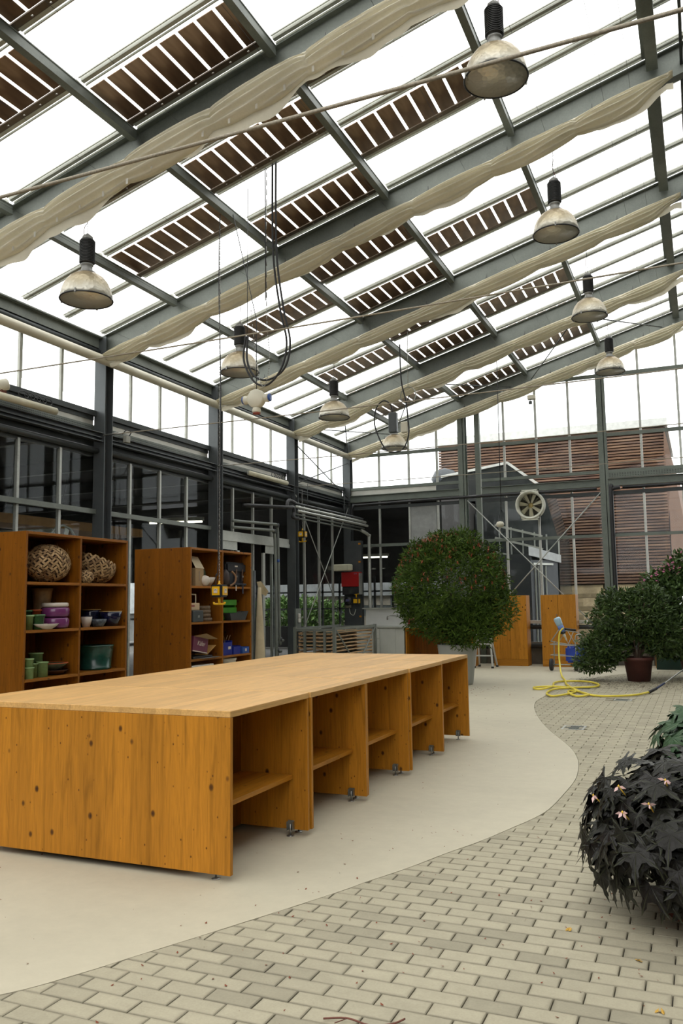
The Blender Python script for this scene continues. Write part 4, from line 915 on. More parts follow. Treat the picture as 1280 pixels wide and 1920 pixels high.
for k,(z,r,mt,x) in enumerate([(3.52,.022,steel_d,-7.62),(3.43,.030,steel_l,-7.55),(3.34,.030,steel_l,-7.5),(3.28,.018,steel,-7.58),(3.21,.018,steel,-7.6)]):
    MB().tube(cat([(x,15.3,z),(x,16,z),(x,18.9,z),(x-.02,19.1,z)],3),r,8).build('pipe',mt,t)
m=MB();m.tube(cat([(-8.05,14.0,3.36),(-7.6,14.9,3.38),(-7.55,15.15,3.4),(-7.55,15.2,3.3),(-7.55,15.15,3.2),(-7.6,15.5,3.2)],5),.04,8);m.tube(cat([(-7.62,15.0,3.4),(-7.62,15.1,3.54),(-7.62,15.4,3.52)],4),.04,8);m.build('black_insulation',black,t)
MB().tube(cat([(-7.6,19.0,3.22),(-7.5,19.25,3.1),(-7.5,19.25,2.9),(-7.5,19.25,.6)],5),.04,10).build('downpipe',steel_l,t)
m=MB();m.tube([(-7.62,16,3.2),(-7.62,16,4.0)],.006,4);m.tube([(-7.62,18,3.2),(-7.62,18,4.0)],.006,4);m.build('hangers',steel_d,t)
t=thing('water_pipes','two galvanised water pipes with elbows dropping beside the sliding door','pipes',(0,0,0))
m=MB();m.tube(cat([(-7.92,13.4,3.0),(-7.92,14.9,3.06),(-7.92,15.13,3.06),(-7.92,15.18,2.98),(-7.92,15.2,2.6),(-7.92,15.25,.78),(-7.92,15.3,.72),(-7.92,15.4,.71)],6),.03,10);m.build('pipe',steel,t)
m=MB();m.tube(cat([(-7.92,13.4,2.88),(-7.92,14.8,2.93),(-7.92,15.0,2.93),(-7.92,15.05,2.85),(-7.92,15.08,2.4),(-7.92,15.12,.55),(-7.92,15.17,.5),(-7.92,15.3,.5)],6),.03,10);m.build('pipe',steel,t)
m=MB();
for c in((-7.92,15.17,3.05),(-7.92,15.04,2.92),(-7.92,15.27,.74),(-7.92,15.14,.53)):m.lathe([(.001,-.05),(.04,-.04),(.045,0),(.04,.04),(.001,.05)],c,12)
m.build('elbows',steel_d,t);MB().tube([(-7.92,15.2,2.3),(-7.92,15.2,2.36)],.032,10).build('blue_band',blu2,t)
t=thing('socket_panel','grey panel with two white switch boxes on the column by the pipes','switch',(XE+.12,16.4,1.15));MB().box(-.01,-.12,-.2,.02,.14,.2).build('panel',steel,t);MB().box(.021,-.03,0,.06,.04,.09).build('switch_box',whitep,t,.008);MB().box(.021,-.03,-.1,.06,.04,-.01).build('switch_box',whitep,t,.008)
t=thing('closed_parasol','closed parasol with beige cloth leaning by the doorway','parasol',(-7.3,13.1,0));m=MB();m.tube([(0,0,0),(0.0,0,2.05)],.022,8);m.build('pole',steel_d,t)
m=MB();m.lathe([(.03,1.75),(.045,1.5),(.07,1.1),(.09,.7),(.11,.35),(.10,.28),(.03,.3)],(.06,.07,0),10,True);m.build('cloth',plain('beige_parasol_cloth',lin(180,165,135),.85,0,.12,5),t);m=MB();m.add([(.03,.02,1.85),(.06,.12,1.86),(.1,.33,1.68),(.03,.36,1.60),(.0,.2,1.65)],[(0,1,2,3,4)]);m.add([(.035,.02,1.85),(.065,.12,1.86),(.105,.33,1.68),(.035,.36,1.60),(.005,.2,1.65)],[(4,3,2,1,0)]);m.build('loose_flap',bpy.data.materials['beige_parasol_cloth'],t,fix=False)
# ---------------- hanging things ----------------
yel=plain('yellow_plastic',lin(215,165,10),.4,0,.08)
def hang_box(loc,label,ztop,scale=1):
    t=thing('hanging_socket_box',label,'socket',loc,.0,'hanging power sockets');q=scale
    MB().box(-.075*q,-.075*q,-.075*q,.075*q,.075*q,.075*q).build('body',black,t,.012*q,seg=2)
    for M in(Matrix.Identity(4),rot('Z',PI/2),rot('Z',PI),rot('Z',-PI/2)):
        f=MB().box(-.052*q,-.084*q,-.052*q,.052*q,-.0755*q,.052*q,M).build('face_plate',yel,t);MB().box(-.024*q,-.09*q,-.026*q,.024*q,-.0845*q,.024*q,M).build('socket',offw,f)
        MB().tube([M@Vector((.012*q*K(a),-.0905*q,.012*q*S(a)+.002)) for a in [j*PI/5 for j in range(6)]],.003*q,5).build('socket_lid',black,f)
    m=MB();m.tube(cat([(-.075*q,0,-.135*q),(-.07*q,0,-.155*q),(0,0,-.157*q),(.07*q,0,-.155*q),(.075*q,0,-.135*q)],5),.012*q,8);m.tube([(0,0,-.15*q),(0,0,-.075*q)],.016*q,8);m.build('hook_bar',yel,t);MB().lathe([(.03*q,.075*q),(.012*q,.09*q),(.01*q,.12*q),(.001,.12*q)],(0,0,0),10).build('top_eye',yel,t)
    m=MB();H_=ztop-loc[2];n=int((H_-.12*q)/.034)
    for k in range(n):
        z=.12*q+k*.034+.018;m.tube([(0 if k%2 else .009*K(a),.009*K(a) if k%2 else 0,z+.02*S(a)) for a in [2*PI*j/6 for j in range(6)]],.003,4,True)
    tag(m.build('chain',chrome,t,fix=False),None,None,None,'stuff')
    MB().tube(cat([(-.05*q,0,.075*q),(-.045*q,.0,.2),(-.018,0,.4),(.016,0,H_*.5),(-.014,0,H_*.8),(0,0,H_)],6),.006,6).build('cord',black,t);return t
hang_box((-5.36,8.75,1.62),'yellow and black socket box hanging on a chain before the shelving',6.38)
hang_box((-7.63,15.75,2.90),'yellow and black socket box hanging small before the corner bay',3.85)
t=thing('yellow_sockets','yellow and black socket box held at the red inverter post','socket',(-7.78,19.05,1.50));MB().box(-.07,-.07,-.08,.07,.07,.08).build('body',black,t,.01);MB().box(-.05,-.08,-.05,.05,-.0705,.05).build('face_plate',yel,t);MB().box(.0705,-.05,-.05,.08,.05,.05).build('face_plate',yel,t);m=MB();m.tube([(0,0,.08),(0,0,.17)],.014,8);m.tube([(-.05,0,.16),(.06,0,.17)],.012,8);m.build('hook_bar',yel,t)
# hose loops hanging from the second lamp bay
t=thing('hanging_hose_loop','long black hoses and chain looped from the roof between two lamps','hose',(0,0,0))
A=Vector((-4.38,8.35,6.2));
for k,(dx,dz) in enumerate(((0,0),(.045,.06))):
    P=[(-4.42+dx,8.4,6.72),(-4.43+dx,8.42,5.6),(-4.36+dx,8.45,4.9),(-4.30+dx,8.5,4.5),(-4.38+dx,8.52,4.2),(-4.58+dx*.5,8.55,4.03+dz),(-4.78+dx*.2,8.58,4.10+dz),(-4.93+dx,8.6,4.38),(-4.90+dx*.6,8.6,4.68)]
    MB().tube(cat(P,8),.0125,8).build('hose',rubber,t)
m=MB();P=cat([(-4.5,8.4,6.65),(-4.52,8.42,4.9),(-4.5,8.45,4.3),(-4.6,8.5,4.0),(-4.72,8.55,4.25),(-4.82,8.58,5.0)],14)
for k in range(len(P)-1):m.tube([P[k],P[k].lerp(P[k+1],.6)],.006,4)
tag(m.build('chain',chrome,t),None,None,None,'stuff')
MB().tube([(-4.52,8.4,5.0),(-4.52,8.4,7.0)],.006,6).build('suspension_cord',black,t)
MB().tube([(-4.885,8.6,4.64),(-4.87,8.6,6.55)],.004,6).build('suspension_wire',steel_d,t)
t=thing('gas_detector','cream multi-port junction housing hanging beneath the black hose loop','detector',(-4.84,8.75,3.93))
m=MB();M=rot('X',PI/2)
m.lathe([(.001,-.05),(.10,-.05),(.115,-.03),(.115,.03),(.10,.05),(.001,.05)],(0,0,0),24,True,M);m.build('body',cream,t);m=MB()
m.lathe([(.06,-.056),(.055,-.062),(.001,-.062)],(0,0,0),20,True,rot('X',-PI/2)@rot('X',PI));m.build('cover',plain('grey_cover',lin(165,165,150),.5),t)
for a,cl in((PI,blu2),(0,blu2),(-PI/2,plain('red_cap',lin(150,70,55),.5))):
    M=rot('Y',-a)@rot('Y',PI/2);MB().lathe([(.04,.10),(.05,.12),(.055,.16),(.048,.17)],(0,0,0),16,True,M).build('socket_port',cream,t);MB().lathe([(.046,.171),(.05,.185),(.03,.19),(.001,.19)],(0,0,0),16,True,M).build('port_cap',cl,t)
MB().tube([(0,0,.11),(-.0,0,1.0),(-.33,0,2.42)],.005,6).build('cord',black,t)
# coiled cable at the far lamp
t=thing('hanging_cable_coil','coiled black and grey cables with small boxes hanging by the far lamp','cable',(0,0,0))
MB().tube(cat([(-5.0,14.6,6.3),(-4.98,14.6,5.6),(-4.9,14.6,5.2),(-4.87,14.6,4.9),(-4.86,14.6,4.55),(-5.0,14.6,4.28),(-5.3,14.6,4.3),(-5.52,14.6,4.75),(-5.5,14.6,5.1),(-5.35,14.6,5.25),(-5.2,14.6,5.15),(-5.17,14.6,4.9)],7),.014,8).build('black_cable',rubber,t)
MB().tube(cat([(-4.85+.15*K(a),14.6,5.3+.16*S(a)) for a in [j*PI/4 for j in range(17)]],3),.008,6).build('grey_cable',steel_l,t)
MB().tube([(-4.85,14.6,5.45),(-4.84,14.6,6.58)],.006,6).build('suspension_wire',steel_l,t)
MB().box(-5.24,14.55,4.62,-5.08,14.66,5.0).build('grey_case',colm,t,.01);MB().box(-5.0,14.55,4.6,-4.87,14.64,4.8).build('pale_box',cream,t,.01)
t=thing('hanging_plug','bundle of wires and a round cream plug hanging before the fan','cable',(-3.62,16.62,0))
MB().tube([(0,0,3.25),(0.02,0,6.93)],.008,6).build('suspension_cord',black,t);m=MB()
for k in range(5):m.tube(cat([(0,0,3.3),(-.06+.03*k,.02*k,3.1),(-.03+.015*k,0,2.98)],5),.005,5)
m.build('wire_bundle',steel_d,t);MB().lathe([(.001,-.06),(.05,-.05),(.07,0),(.05,.05),(.001,.06)],(-.03,0,2.98),16,True,None,1.2,1).build('plug',cream,t);MB().tube(cat([(-.02,0,2.92),(-.04,0,2.86),(-.02,0,2.8)],4),.006,5).build('tail',offw,t)
t=thing('camera_mount','small sensor box with cable on the end rafter','sensor',(-3.4,19.3,6.15));MB().box(-.09,-.06,-.05,.09,.06,.05).build('body',cream,t,.01);MB().box(-.06,-.05,-.16,.01,.0,-.09).build('sensor_head',steel_d,t);MB().tube([(-.03,-.02,-.03),(-.03,-.02,-.1)],.008,5).build('arm',steel_d,t)
# fan on the gable
t=thing('wall_fan','square-cornered white ventilation fan mounted on the gable beam','fan',(-3.50,19.2,3.62))
fw=plain('fan_cream_white',lin(205,205,190),.4);m=MB();M=rot('X',PI/2)
m.lathe([(.27,-.1),(.31,-.12),(.325,-.1),(.325,.12),(.30,.12),(.27,.08),(.27,-.1)],(0,0,0),40,True,M);m.build('ring',fw,t)
m=MB()
for sx in(-1,1):
    for sz in(-1,1):m.prism([(sx*.12,sz*.30),(sx*.20,sz*.35),(sx*.21,sz*.35),(sx*.21,sz*.23),(sx*.24,sz*.21)][::sx*sz],'y',-.10,-.07)
m.box(-.21,-.10,.315,.21,-.07,.35);m.box(-.21,-.10,-.35,.21,-.07,-.315);m.build('corner_plate',fw,t)
for a in range(7):
    th=a*2*PI/7+.25;d=Vector((K(th),0,S(th)));e=Vector((-S(th),0,K(th)));tw=Vector((0,.05,0));m=MB();m.add([d*.06-e*.025-tw*.5,d*.06+e*.025+tw*.5,d*.255+e*.05+tw*.6,d*.255-e*.04-tw*.6],[(0,1,2,3)]);m.add([d*.06-e*.025-tw*.5+Vector((0,.006,0)),d*.06+e*.025+tw*.5+Vector((0,.006,0)),d*.255+e*.05+tw*.6+Vector((0,.006,0)),d*.255-e*.04-tw*.6+Vector((0,.006,0))],[(3,2,1,0)]);m.build('blade',plain('fan_blade_cream',lin(170,165,140),.5) if a==0 else bpy.data.materials['fan_blade_cream'],t,fix=False)
MB().lathe([(.06,-.06),(.055,-.075),(.001,-.08)],(0,0,0),20,True,rot('X',PI/2)@rot('X',PI)@rot('X',PI)).build('hub',yel if False else plain('fan_hub',lin(190,170,110),.5),t)
m=MB()
for k in range(1,12):m.tube([(k*.0225*K(a),.075,k*.0225*S(a)) for a in [j*PI/14 for j in range(28)]],.0016,4,True)
for a in range(8):m.tube([(0,.075,0),(.27*K(a*PI/4),.075,.27*S(a*PI/4))],.004,4)
m.build('guard_grille',cream,t)
# ---------------- corner: inverter, sink, stillage ----------------
t=thing('solar_inverter','red and black inverter cabinet on the corner post','inverter',(-7.93,19.15,0))
MB().box(-.24,-.12,1.85,.22,.12,2.21).build('red_cover',plain('red_lacquer',lin(150,12,14),.35,0,.08),t,.012);MB().box(-.22,-.11,1.65,.215,.11,1.849).build('black_base',black,t,.01)
MB().box(.222,-.1,1.66,.235,.1,2.18).build('heat_sink',steel_l,t);MB().box(-.02,-.1125,1.70,.06,-.1105,1.77).build('display',plain('display_green',(.05,.055,.045),.2),t)
text('logo_mark','SMA',.042,plain('logo_blue_grey',lin(90,110,140),.4),t,axes((1,0,0),(0,0,1),(0,-1,0),(.14,-.121,2.165)),shear=.3)
t=thing('motor_box','pale box shaped actuator mounted above the red inverter','motor',(-8.0,19.0,2.24));MB().box(-.32,-.14,.0,.12,.1,.16).build('housing',plain('pale_beige_housing',lin(190,188,165),.5),t,.02);MB().box(-.46,-.1,.03,-.325,.08,.12).build('end',plain('brown_end',lin(110,105,90),.6),t)
t=thing('meter','round dark meter with small screen under the inverter','meter',(-7.98,19.02,1.5));MB().lathe([(.001,-.04),(.09,-.03),(.1,0),(.1,.06),(.001,.06)],(0,0,0),20,True,rot('X',-PI/2)@rot('X',PI)).build('body',black,t);MB().box(-.045,-.066,-.01,.045,-.061,.05).build('screen',plain('blue_screen',lin(75,75,110),.3),t);MB().box(-.07,-.05,-.17,.07,.03,-.101).build('terminal_box',plain('brown_grey_box',lin(95,90,72),.6),t,.01);MB().tube(cat([(.03,-.02,-.17),(.06,-.03,-.3),(.15,-.03,-.34),(.2,-.02,-.2)],6),.008,6).build('cable',alu,t)
t=thing('service_column','grey steel service column carrying the inverter and sockets','column',(-7.9,19.35,0));MB().box(-.25,0,0,.15,.12,3.0).build('column_plate',colm,t);m=MB()
for z in(2.45,1.1,2.9):m.box(.08,-.03,z,.13,.0,z+.04)
m.build('orange_clamps',plain('orange_clamp',lin(205,130,20),.5),t)
# sink counter
t=thing('sink_counter','white sink counter with steel top and splashback in the corner','counter',(-6.95,18.8,0))
MB().box(-.62,-.33,.03,.58,.3,.86).build('cabinet_body',plain('off_white_laminate',lin(178,180,172),.45,0,.04),t,.004)
for a,b,z0,z1 in((-.60,-.02,.62,.85),(-.60,-.02,.05,.61),(-.01,.37,.05,.85)):MB().box(a,-.346,z0,b,-.331,z1).build('door' if z1-z0>.3 else 'drawer',bpy.data.materials['off_white_laminate'],t,.003)
MB().box(-.66,-.37,.861,1.5,.32,.90).build('steel_top',steel_l,t,.004);MB().box(-.6,.28,.90,1.5,.31,1.30).build('splashback',plain('white_splashback',lin(200,200,195),.35,0,.04),t);MB().box(-.66,.2,1.30,1.5,.34,1.33).build('ledge',alu,t)
m=MB();m.tube(cat([(.55,.24,1.12),(.4,.05,1.13),(.2,-.15,1.15),(.14,-.2,1.13),(.13,-.2,1.05)],6),.018,8);m.tube([(.5,.26,1.05),(.75,.26,1.05)],.02,8);m.build('tap',chrome,t);MB().box(.5,.25,.98,.78,.279,1.28).build('notice_board',alu,t)
m=MB();m.tube(cat([(.6,.22,1.06),(.52,.2,1.4),(.5,.2,1.8),(.55,.2,2.0),(.62,.2,1.95),(.64,.2,1.6),(.62,.2,1.15)],8),.013,8);m.build('spray_hose',chrome,t)
t=thing('red_jug','small red watering jug on the sink counter','jug',(-6.28,18.75,.901));MB().lathe([(.001,0),(.09,0),(.09,.02),(.065,.15),(.05,.17),(.001,.17)],(0,0,0),18).build('body',plain('crimson_plastic',lin(150,15,35),.35),t);MB().tube([(-.05,0,.05),(-.12,0,.19)],[.02,.01],8).build('spout',bpy.data.materials['crimson_plastic'],t);MB().tube(cat([(.04,0,.17),(.1,0,.15),(.09,0,.05)],4),.008,6).build('handle',bpy.data.materials['crimson_plastic'],t)
t=thing('open_cupboard','dark pine open cupboard under the steel counter beside the sink','cupboard',(-5.55,18.8,0));b=.001
for x in(-.79,.76):MB().box(x,-.32,0,x+.028,.29,.86).build('side_panel',wood_v,t,b)
MB().box(-.761,-.32,.832,.759,.29,.86).build('top',wood_v,t,b);MB().box(-.761,.26,0,.759,.289,.831).build('back_panel',wood_in,t);MB().box(-.761,-.3,.05,.759,.259,.078).build('base',wood_in,t)
# stillage with laths
t=thing('lath_stillage','galvanised steel stillage stacked with pale wooden lath racks','stillage',(-6.62,15.4,0))
m=MB();X0,X1,Y0,Y1=-.85,.0,-.35,1.85
for x in(X0,X1):
    for y in(Y0,Y1):MB().box(x-.03,y-.03,0,x+.03,y+.03,.99).build('corner_post',steel,t)
for x in(X0,X1):MB().box(x-.02,Y0+.03,.93,x+.02,Y1-.03,.98).build('rail',steel,t)
for y in(Y0,Y1):MB().box(X0+.03,y-.02,.91,X1-.03,y+.02,.96).build('rail',steel,t)
for x in(-.64,-.43,-.21):MB().box(x-.025,Y0-.015,.1,x+.025,Y0+.015,.91).build('upright',steel,t)
MB().box(X0,Y0,.04,X1,Y1,.10).build('deck',steel_d,t)
rod('brace',[(X1+.02,Y0+.05,.92),(X1+.02,(Y0+Y1)/2,.15)],t,.016,steel);rod('brace',[(X1+.02,Y1-.05,.92),(X1+.02,(Y0+Y1)/2,.15)],t,.016,steel)
for L_ in range(11):
    z=.12+L_*.072
    for y in(Y0+.05,Y1-.09):MB().box(X0+.05,y,z,X1-.05,y+.045,z+.022).build('lath',wood_pale,t)
    for x in(X0+.05,X1-.09,-.45):MB().box(x,Y0+.04,z+.0225,x+.04,Y1-.04,z+.044).build('lath',wood_pale,t)
m=MB()
for z in(.2,.42,.64,.85):m.box(X0+.1,Y0+.1,z,X1-.1,Y1-.12,z+.02)
m.build('green_sheets',plain('dark_green_sheet',(.01,.045,.025),.5),t)
for x,w_ in((-.75,.2),(-.45,.18),(-.2,.16)):MB().box(x,Y0+.12,.915,x+w_,Y0+.5,.945).build('board',wood_pale,t)
# ---------------- cabinets ----------------
def cabinet(x,label):
    t=thing('wooden_cabinet',label,'cabinet',(x,18.95,0),0,'pine two-door cabinets by the gable');W=.76
    MB().box(0,.02,.0,W,.42,1.57).build('body',wood_v,t,.002);MB().box(.001,-.0,.0,W-.001,.0195,.145).build('plinth',wood_x,t)
    for k in(0,1):
        a=k*W/2+.002;d=MB().box(a,-.0,.15,a+W/2-.004,.019,1.57).build('door',wood_v,t,.0015)
        xx=W/2+(-.04 if k==0 else .04)
        m=MB();m.tube(cat([(xx,0,1.02),(xx,-.025,1.03),(xx,-.025,1.13),(xx,0,1.14)],4),.006,6)
        if (k==1)==(x<-4):m.build('handle',chrome,d);MB().lathe([(.001,-.006),(.012,-.004),(.014,0)],(xx,0,.93),10,True,rot('X',-PI/2)@rot('X',PI)).build('lock',chrome,d)
cabinet(-4.4,'two-door pine cabinet standing beside the big potted bottlebrush');cabinet(-3.32,'two-door pine cabinet standing behind the yellow hose trolley')
t=thing('wooden_cabinet','low orange pine cabinet end showing beneath the pink-flowered bush','cabinet',(-.98,19.0,0));MB().box(0,0,.0,.9,.42,.42).build('body',wood_v,t,.002);MB().box(.01,-.019,.02,.88,-.0005,.40).build('door',wood_v,t)
t=thing('green_bin','dark green box with pale lid between the two bushes','bin',(-.95,18.6,0));MB().box(0,0,0,.5,.4,1.96).build('body',plain('bottle_green',lin(22,50,40),.5),t,.01);MB().box(-.02,-.02,1.961,.52,.42,2.0).build('lid',alu,t)
t=thing('stepladder','white folding steps standing behind the grey white planter','stepladder',(-4.47,18.2,0));m=MB()
MB().bar((.2,0,.03),(.14,.1,.75),.035,.03).build('leg',white,t);MB().bar((-.2,0,.03),(-.14,.1,.75),.035,.03).build('leg',white,t);MB().bar((.2,.45,.03),(.14,.15,.75),.03,.03).build('leg',white,t);MB().bar((-.2,.45,.03),(-.14,.15,.75),.03,.03).build('leg',white,t)
for z in(.25,.5,.72):MB().box(-.2+z*.06,.02+z*.1,z,.2-z*.06,.14+z*.1,z+.025).build('tread',white,t)
for sx in(-.2,.2):
    for y in(0,.45):MB().box(sx-.025,y-.02,0,sx+.025,y+.025,.04).build('rubber_foot',black,t)
# ---------------- drains ----------------
def drain(b,label):
    x0,y0,x1,y1=b;t=thing('drain_grate',label,'drain',(0,0,0),0,'floor drains');m=MB();f=.025
    m.box(x0,y0,-.017,x1,y0+f,.001);m.box(x0,y1-f,-.017,x1,y1,.001);m.box(x0,y0+f,-.017,x0+f,y1-f,.001);m.box(x1-f,y0+f,-.017,x1,y1-f,.001);m.build('frame',steel_l,t);n=12
    for k in range(n):
        x=x0+f+(x1-x0-2*f)*(k+.5)/n;MB().box(x-.004,y0+f,-.015,x+.004,y1-f,-.001).build('grate_bar',steel,t)
    MB().box(x0+f,y0+f,-.0175,x1-f,y1-f,-.0165).build('pit',black,t)
drain(DRAINS[0],'steel drain grate set in the paving nearest the camera');drain(DRAINS[1],'steel drain grate partly under the coiled yellow hose');drain(DRAINS[2],'steel drain grate by the straight end of the yellow hose')
# ---------------- hose and trolley ----------------
yh=plain('yellow_hose',lin(225,205,70),.4,0,.08)
HZ=.018
HG=[(-2.34,15.55),(-2.19,14.7),(-1.92,13.81),(-1.98,13.24),(-2.15,12.97),(-2.29,13.31),(-2.27,13.96),(-1.98,14.3),(-1.71,14.46),(-1.70,14.95),(-1.94,15.34),(-2.3,15.45),(-2.44,15.01),(-2.38,14.46),(-2.40,14.1),(-2.50,13.92),(-2.60,13.96),(-2.62,14.22),(-2.34,14.38),(-2.05,14.19),(-1.81,13.6),(-1.66,13.25),(-1.80,13.06),(-1.97,13.4),(-2.02,13.85),(-1.86,13.66),(-1.6,13.25),(-1.29,13.16),(-1.01,13.44),(-.84,13.83)]
up=[(-2.56,17.05,.9),(-2.63,17.0,.80),(-2.65,16.95,.5),(-2.62,16.8,.2),(-2.55,16.5,.04),(-2.44,16.0,HZ)]
P=up+[(x,y,HZ+.012*(abs(S(i*1.7)))) for i,(x,y) in enumerate(HG)]
t=thing('yellow_hose','yellow garden hose looped on the paving in front of the trolley','hose',(0,0,0));MB().tube(cat(P,7),.0165,9).build('hose',yh,t)
t=thing('spray_lance','metal spray lance joined to the yellow hose, leaning off to the side','lance',(0,0,0));MB().tube([(-.84,13.83,.025),(-.74,13.98,.07)],.024,8).build('coupling',black,t);MB().tube([(-.74,13.98,.07),(-.62,14.15,.14)],.017,8).build('grip',plain('dark_blue_grip',(.02,.03,.08),.5),t);MB().tube([(-.62,14.15,.14),(-.2,14.75,.42)],.011,8).build('tube',chrome,t)
t=thing('fertiliser_trolley','tubular steel hose trolley carrying a blue dosing unit','trolley',(-2.60,17.9,0))
def tb(name,pts,r=.011,m_=steel_l,par=None): return MB().tube(pts,r,7).build(name,m_,par or t)
for x in(-.36,.14):
    w_=MB().lathe([(.03,-.03),(.115,-.032),(.125,-.015),(.125,.015),(.115,.032),(.03,.03)],(x,0,.125),22,True,rot('Y',PI/2)).build('wheel',rubber,t)
tb('frame_tube',[(-.36,0,.125),(.14,0,.125)]);tb('frame_tube',[(-.30,0,.1),(-.29,0,.55),(-.28,-.02,.60)]);tb('frame_tube',[(.13,0,.1),(.15,0,.55)])
for z in(.31,.53):tb('frame_tube',[(-.36,-.05,z+.01),(.25,-.05,z-.02),(.25,.25,z-.02),(-.33,.25,z+.01),(-.36,-.05,z+.01)],.009)
tb('frame_tube',[(-.35,0,.6),(-.18,0,.84),(.12,0,.8),(.2,0,.78)],.012);tb('frame_tube',[(-.35,0,.6),(.0,0,.54),(.12,0,.82)],.01);tb('frame_tube',[(-.2,0,.58),(-.02,0,.84),(.14,0,.55)],.01);tb('frame_tube',cat([(.14,0,.5),(.15,0,.7),(.2,0,.74),(.32,0,.74)],4),.012)
tb('handle_grip',[(-.1,0,.86),(.16,0,.83)],.022,black)
m=MB();m.box(-.07,.0,.16,.32,.22,.50);m.build('blue_canister',plain('blue_canister',lin(25,62,165),.35,0,.08),t,.04,seg=3)
M=Matrix.Translation((-.06,-.02,.70))@rot('Y',-.38);lb=plain('light_blue_plastic',lin(160,190,205),.35,0,.05);mb=plain('mid_blue_unit',lin(95,120,180),.4)
MB().lathe([(.001,.42),(.05,.42),(.07,.40),(.075,.37),(.068,.28),(.062,.24)],(0,0,0),20,True,M).build('dosing_cap',lb,t);MB().lathe([(.064,.24),(.062,.18),(.05,.13),(.045,.09)],(0,0,0),20,True,M).build('dosing_body',mb,t);MB().lathe([(.05,.1),(.055,.07),(.03,.06)],(0,0,0),14,True,M).build('collar',black,t);MB().lathe([(.028,.06),(.024,.0),(.018,-.01),(.017,-.07),(.008,-.1)],(0,0,0),12,True,M).build('nozzle',cream,t)
tb('suction_tube',cat([M@Vector((0,0,-.1)),(0.02,0,.52),(.03,.05,.4)],5),.004,white);tb('inlet',[M@Vector((0,0,.1)),(-.02+.06-.0,-.6+.0,.16+.7) if False else M@Vector((-.06,-.1,.1))],.02,black)
# ---------------- plants ----------------
terra=plain('terracotta',lin(125,58,38),.75,0,.2,5,.1);terrad=plain('dark_terracotta',lin(80,42,34),.7,0,.2,5);soil=plain('potting_soil',(.02,.014,.009),.95)
bark=plain('brown_bark',(.07,.045,.03),.9,0,.3,12,.3)
def planter(t,r0,r1,h,mat,lip=.03):
    MB().lathe([(.001,0),(r0,0),(r1-.01,h-lip*2),(r1+.012,h-lip*2+.004),(r1+.012,h),(r1-.02,h),(r1-.03,h-.05),(.001,h-.05)],(0,0,0),36).build('pot',mat,t)
    MB().lathe([(.001,h-.045),(r1-.032,h-.045),(r1-.04,h-.08),(.001,h-.08)],(0,0,0),24).build('soil',soil,t)
def flowers(m,pts,r,rd,n=3):
    for p in pts:
        for k in range(n):
            q=p+Vector((rd.uniform(-1,1),rd.uniform(-1,1),rd.uniform(-1,1)))*r*1.1;m.lathe([(.001,-r),(r*.8,-r*.5),(r,0),(r*.7,r*.6),(.001,r*.9)],q,6,True)
t=thing('bottlebrush_tree','large round bottlebrush shrub with reddish tips in a tall grey planter','tree',(-4.05,14.6,0))
MB().lathe([(.001,0),(.255,0),(.27,.03),(.345,.67),(.35,.70),(.32,.70),(.30,.64),(.001,.64)],(0,0,0),40).build('planter',plain('pale_grey_planter',lin(150,152,148),.55,0,.05,2),t);MB().lathe([(.001,.645),(.30,.645),(.29,.6),(.001,.6)],(0,0,0),24).build('soil',soil,t)
for k in range(7):
    a=k*.9;MB().tube(cat([(.06*K(a),.06*S(a),.6),(.18*K(a),.18*S(a),1.0),(.4*K(a+.3),.4*S(a+.3),1.5),(.62*K(a+.2),.62*S(a+.2),2.0)],4),[.03-.0022*j for j in range(13)],7).build('branch',bark,t)
m=MB();leafblob(m,(-.08,0,1.72),(1.0,.95,.93),15000,.085,.26,3,.55);leafblob(m,(.3,-.3,1.05),(.6,.5,.42),3800,.085,.26,4,.25);leafblob(m,(-.45,.0,1.25),(.62,.5,.45),2800,.085,.26,8,.3);leafblob(m,(.72,-.1,1.3),(.42,.4,.4),1500,.085,.26,9,.3);leafblob(m,(.12,-.1,2.5),(.45,.4,.25),900,.085,.26,10,.3);leafblob(m,(-.5,-.1,2.3),(.35,.35,.25),700,.085,.26,11,.3)
for k in range(26):
    a=k*2.4;e=-.5+1.9*((k*7)%26)/26;leafblob(m,(-.05+1.0*K(a)*K(e),.95*S(a)*K(e),1.72+.93*S(e)),(.17,.17,.15),110,.085,.26,60+k,.2)
tag(m.build('foliage',gleaf,t,fix=False),None,None,None,'stuff');rd=random.Random(5);m=MB()
for k in range(230):
    a=rd.uniform(0,2*PI);e=rd.uniform(-.1,1.5);q=Vector((-.1+1.0*K(a)*K(e),.95*S(a)*K(e),1.72+.95*S(e)))
    for j in range(10):
        d=Vector((rd.uniform(-1,1),rd.uniform(-1,1),rd.uniform(-1,1))).normalized()*.05;s_=d.cross(Vector((0,0,1))).normalized()*.008;m.add([q-s_,q+s_,q+d],[(0,1,2)])
tag(m.build('red_tips',leafmat('red_brush',(.22,.035,.015),(.42,.10,.035)),t,fix=False),None,None,None,'stuff')
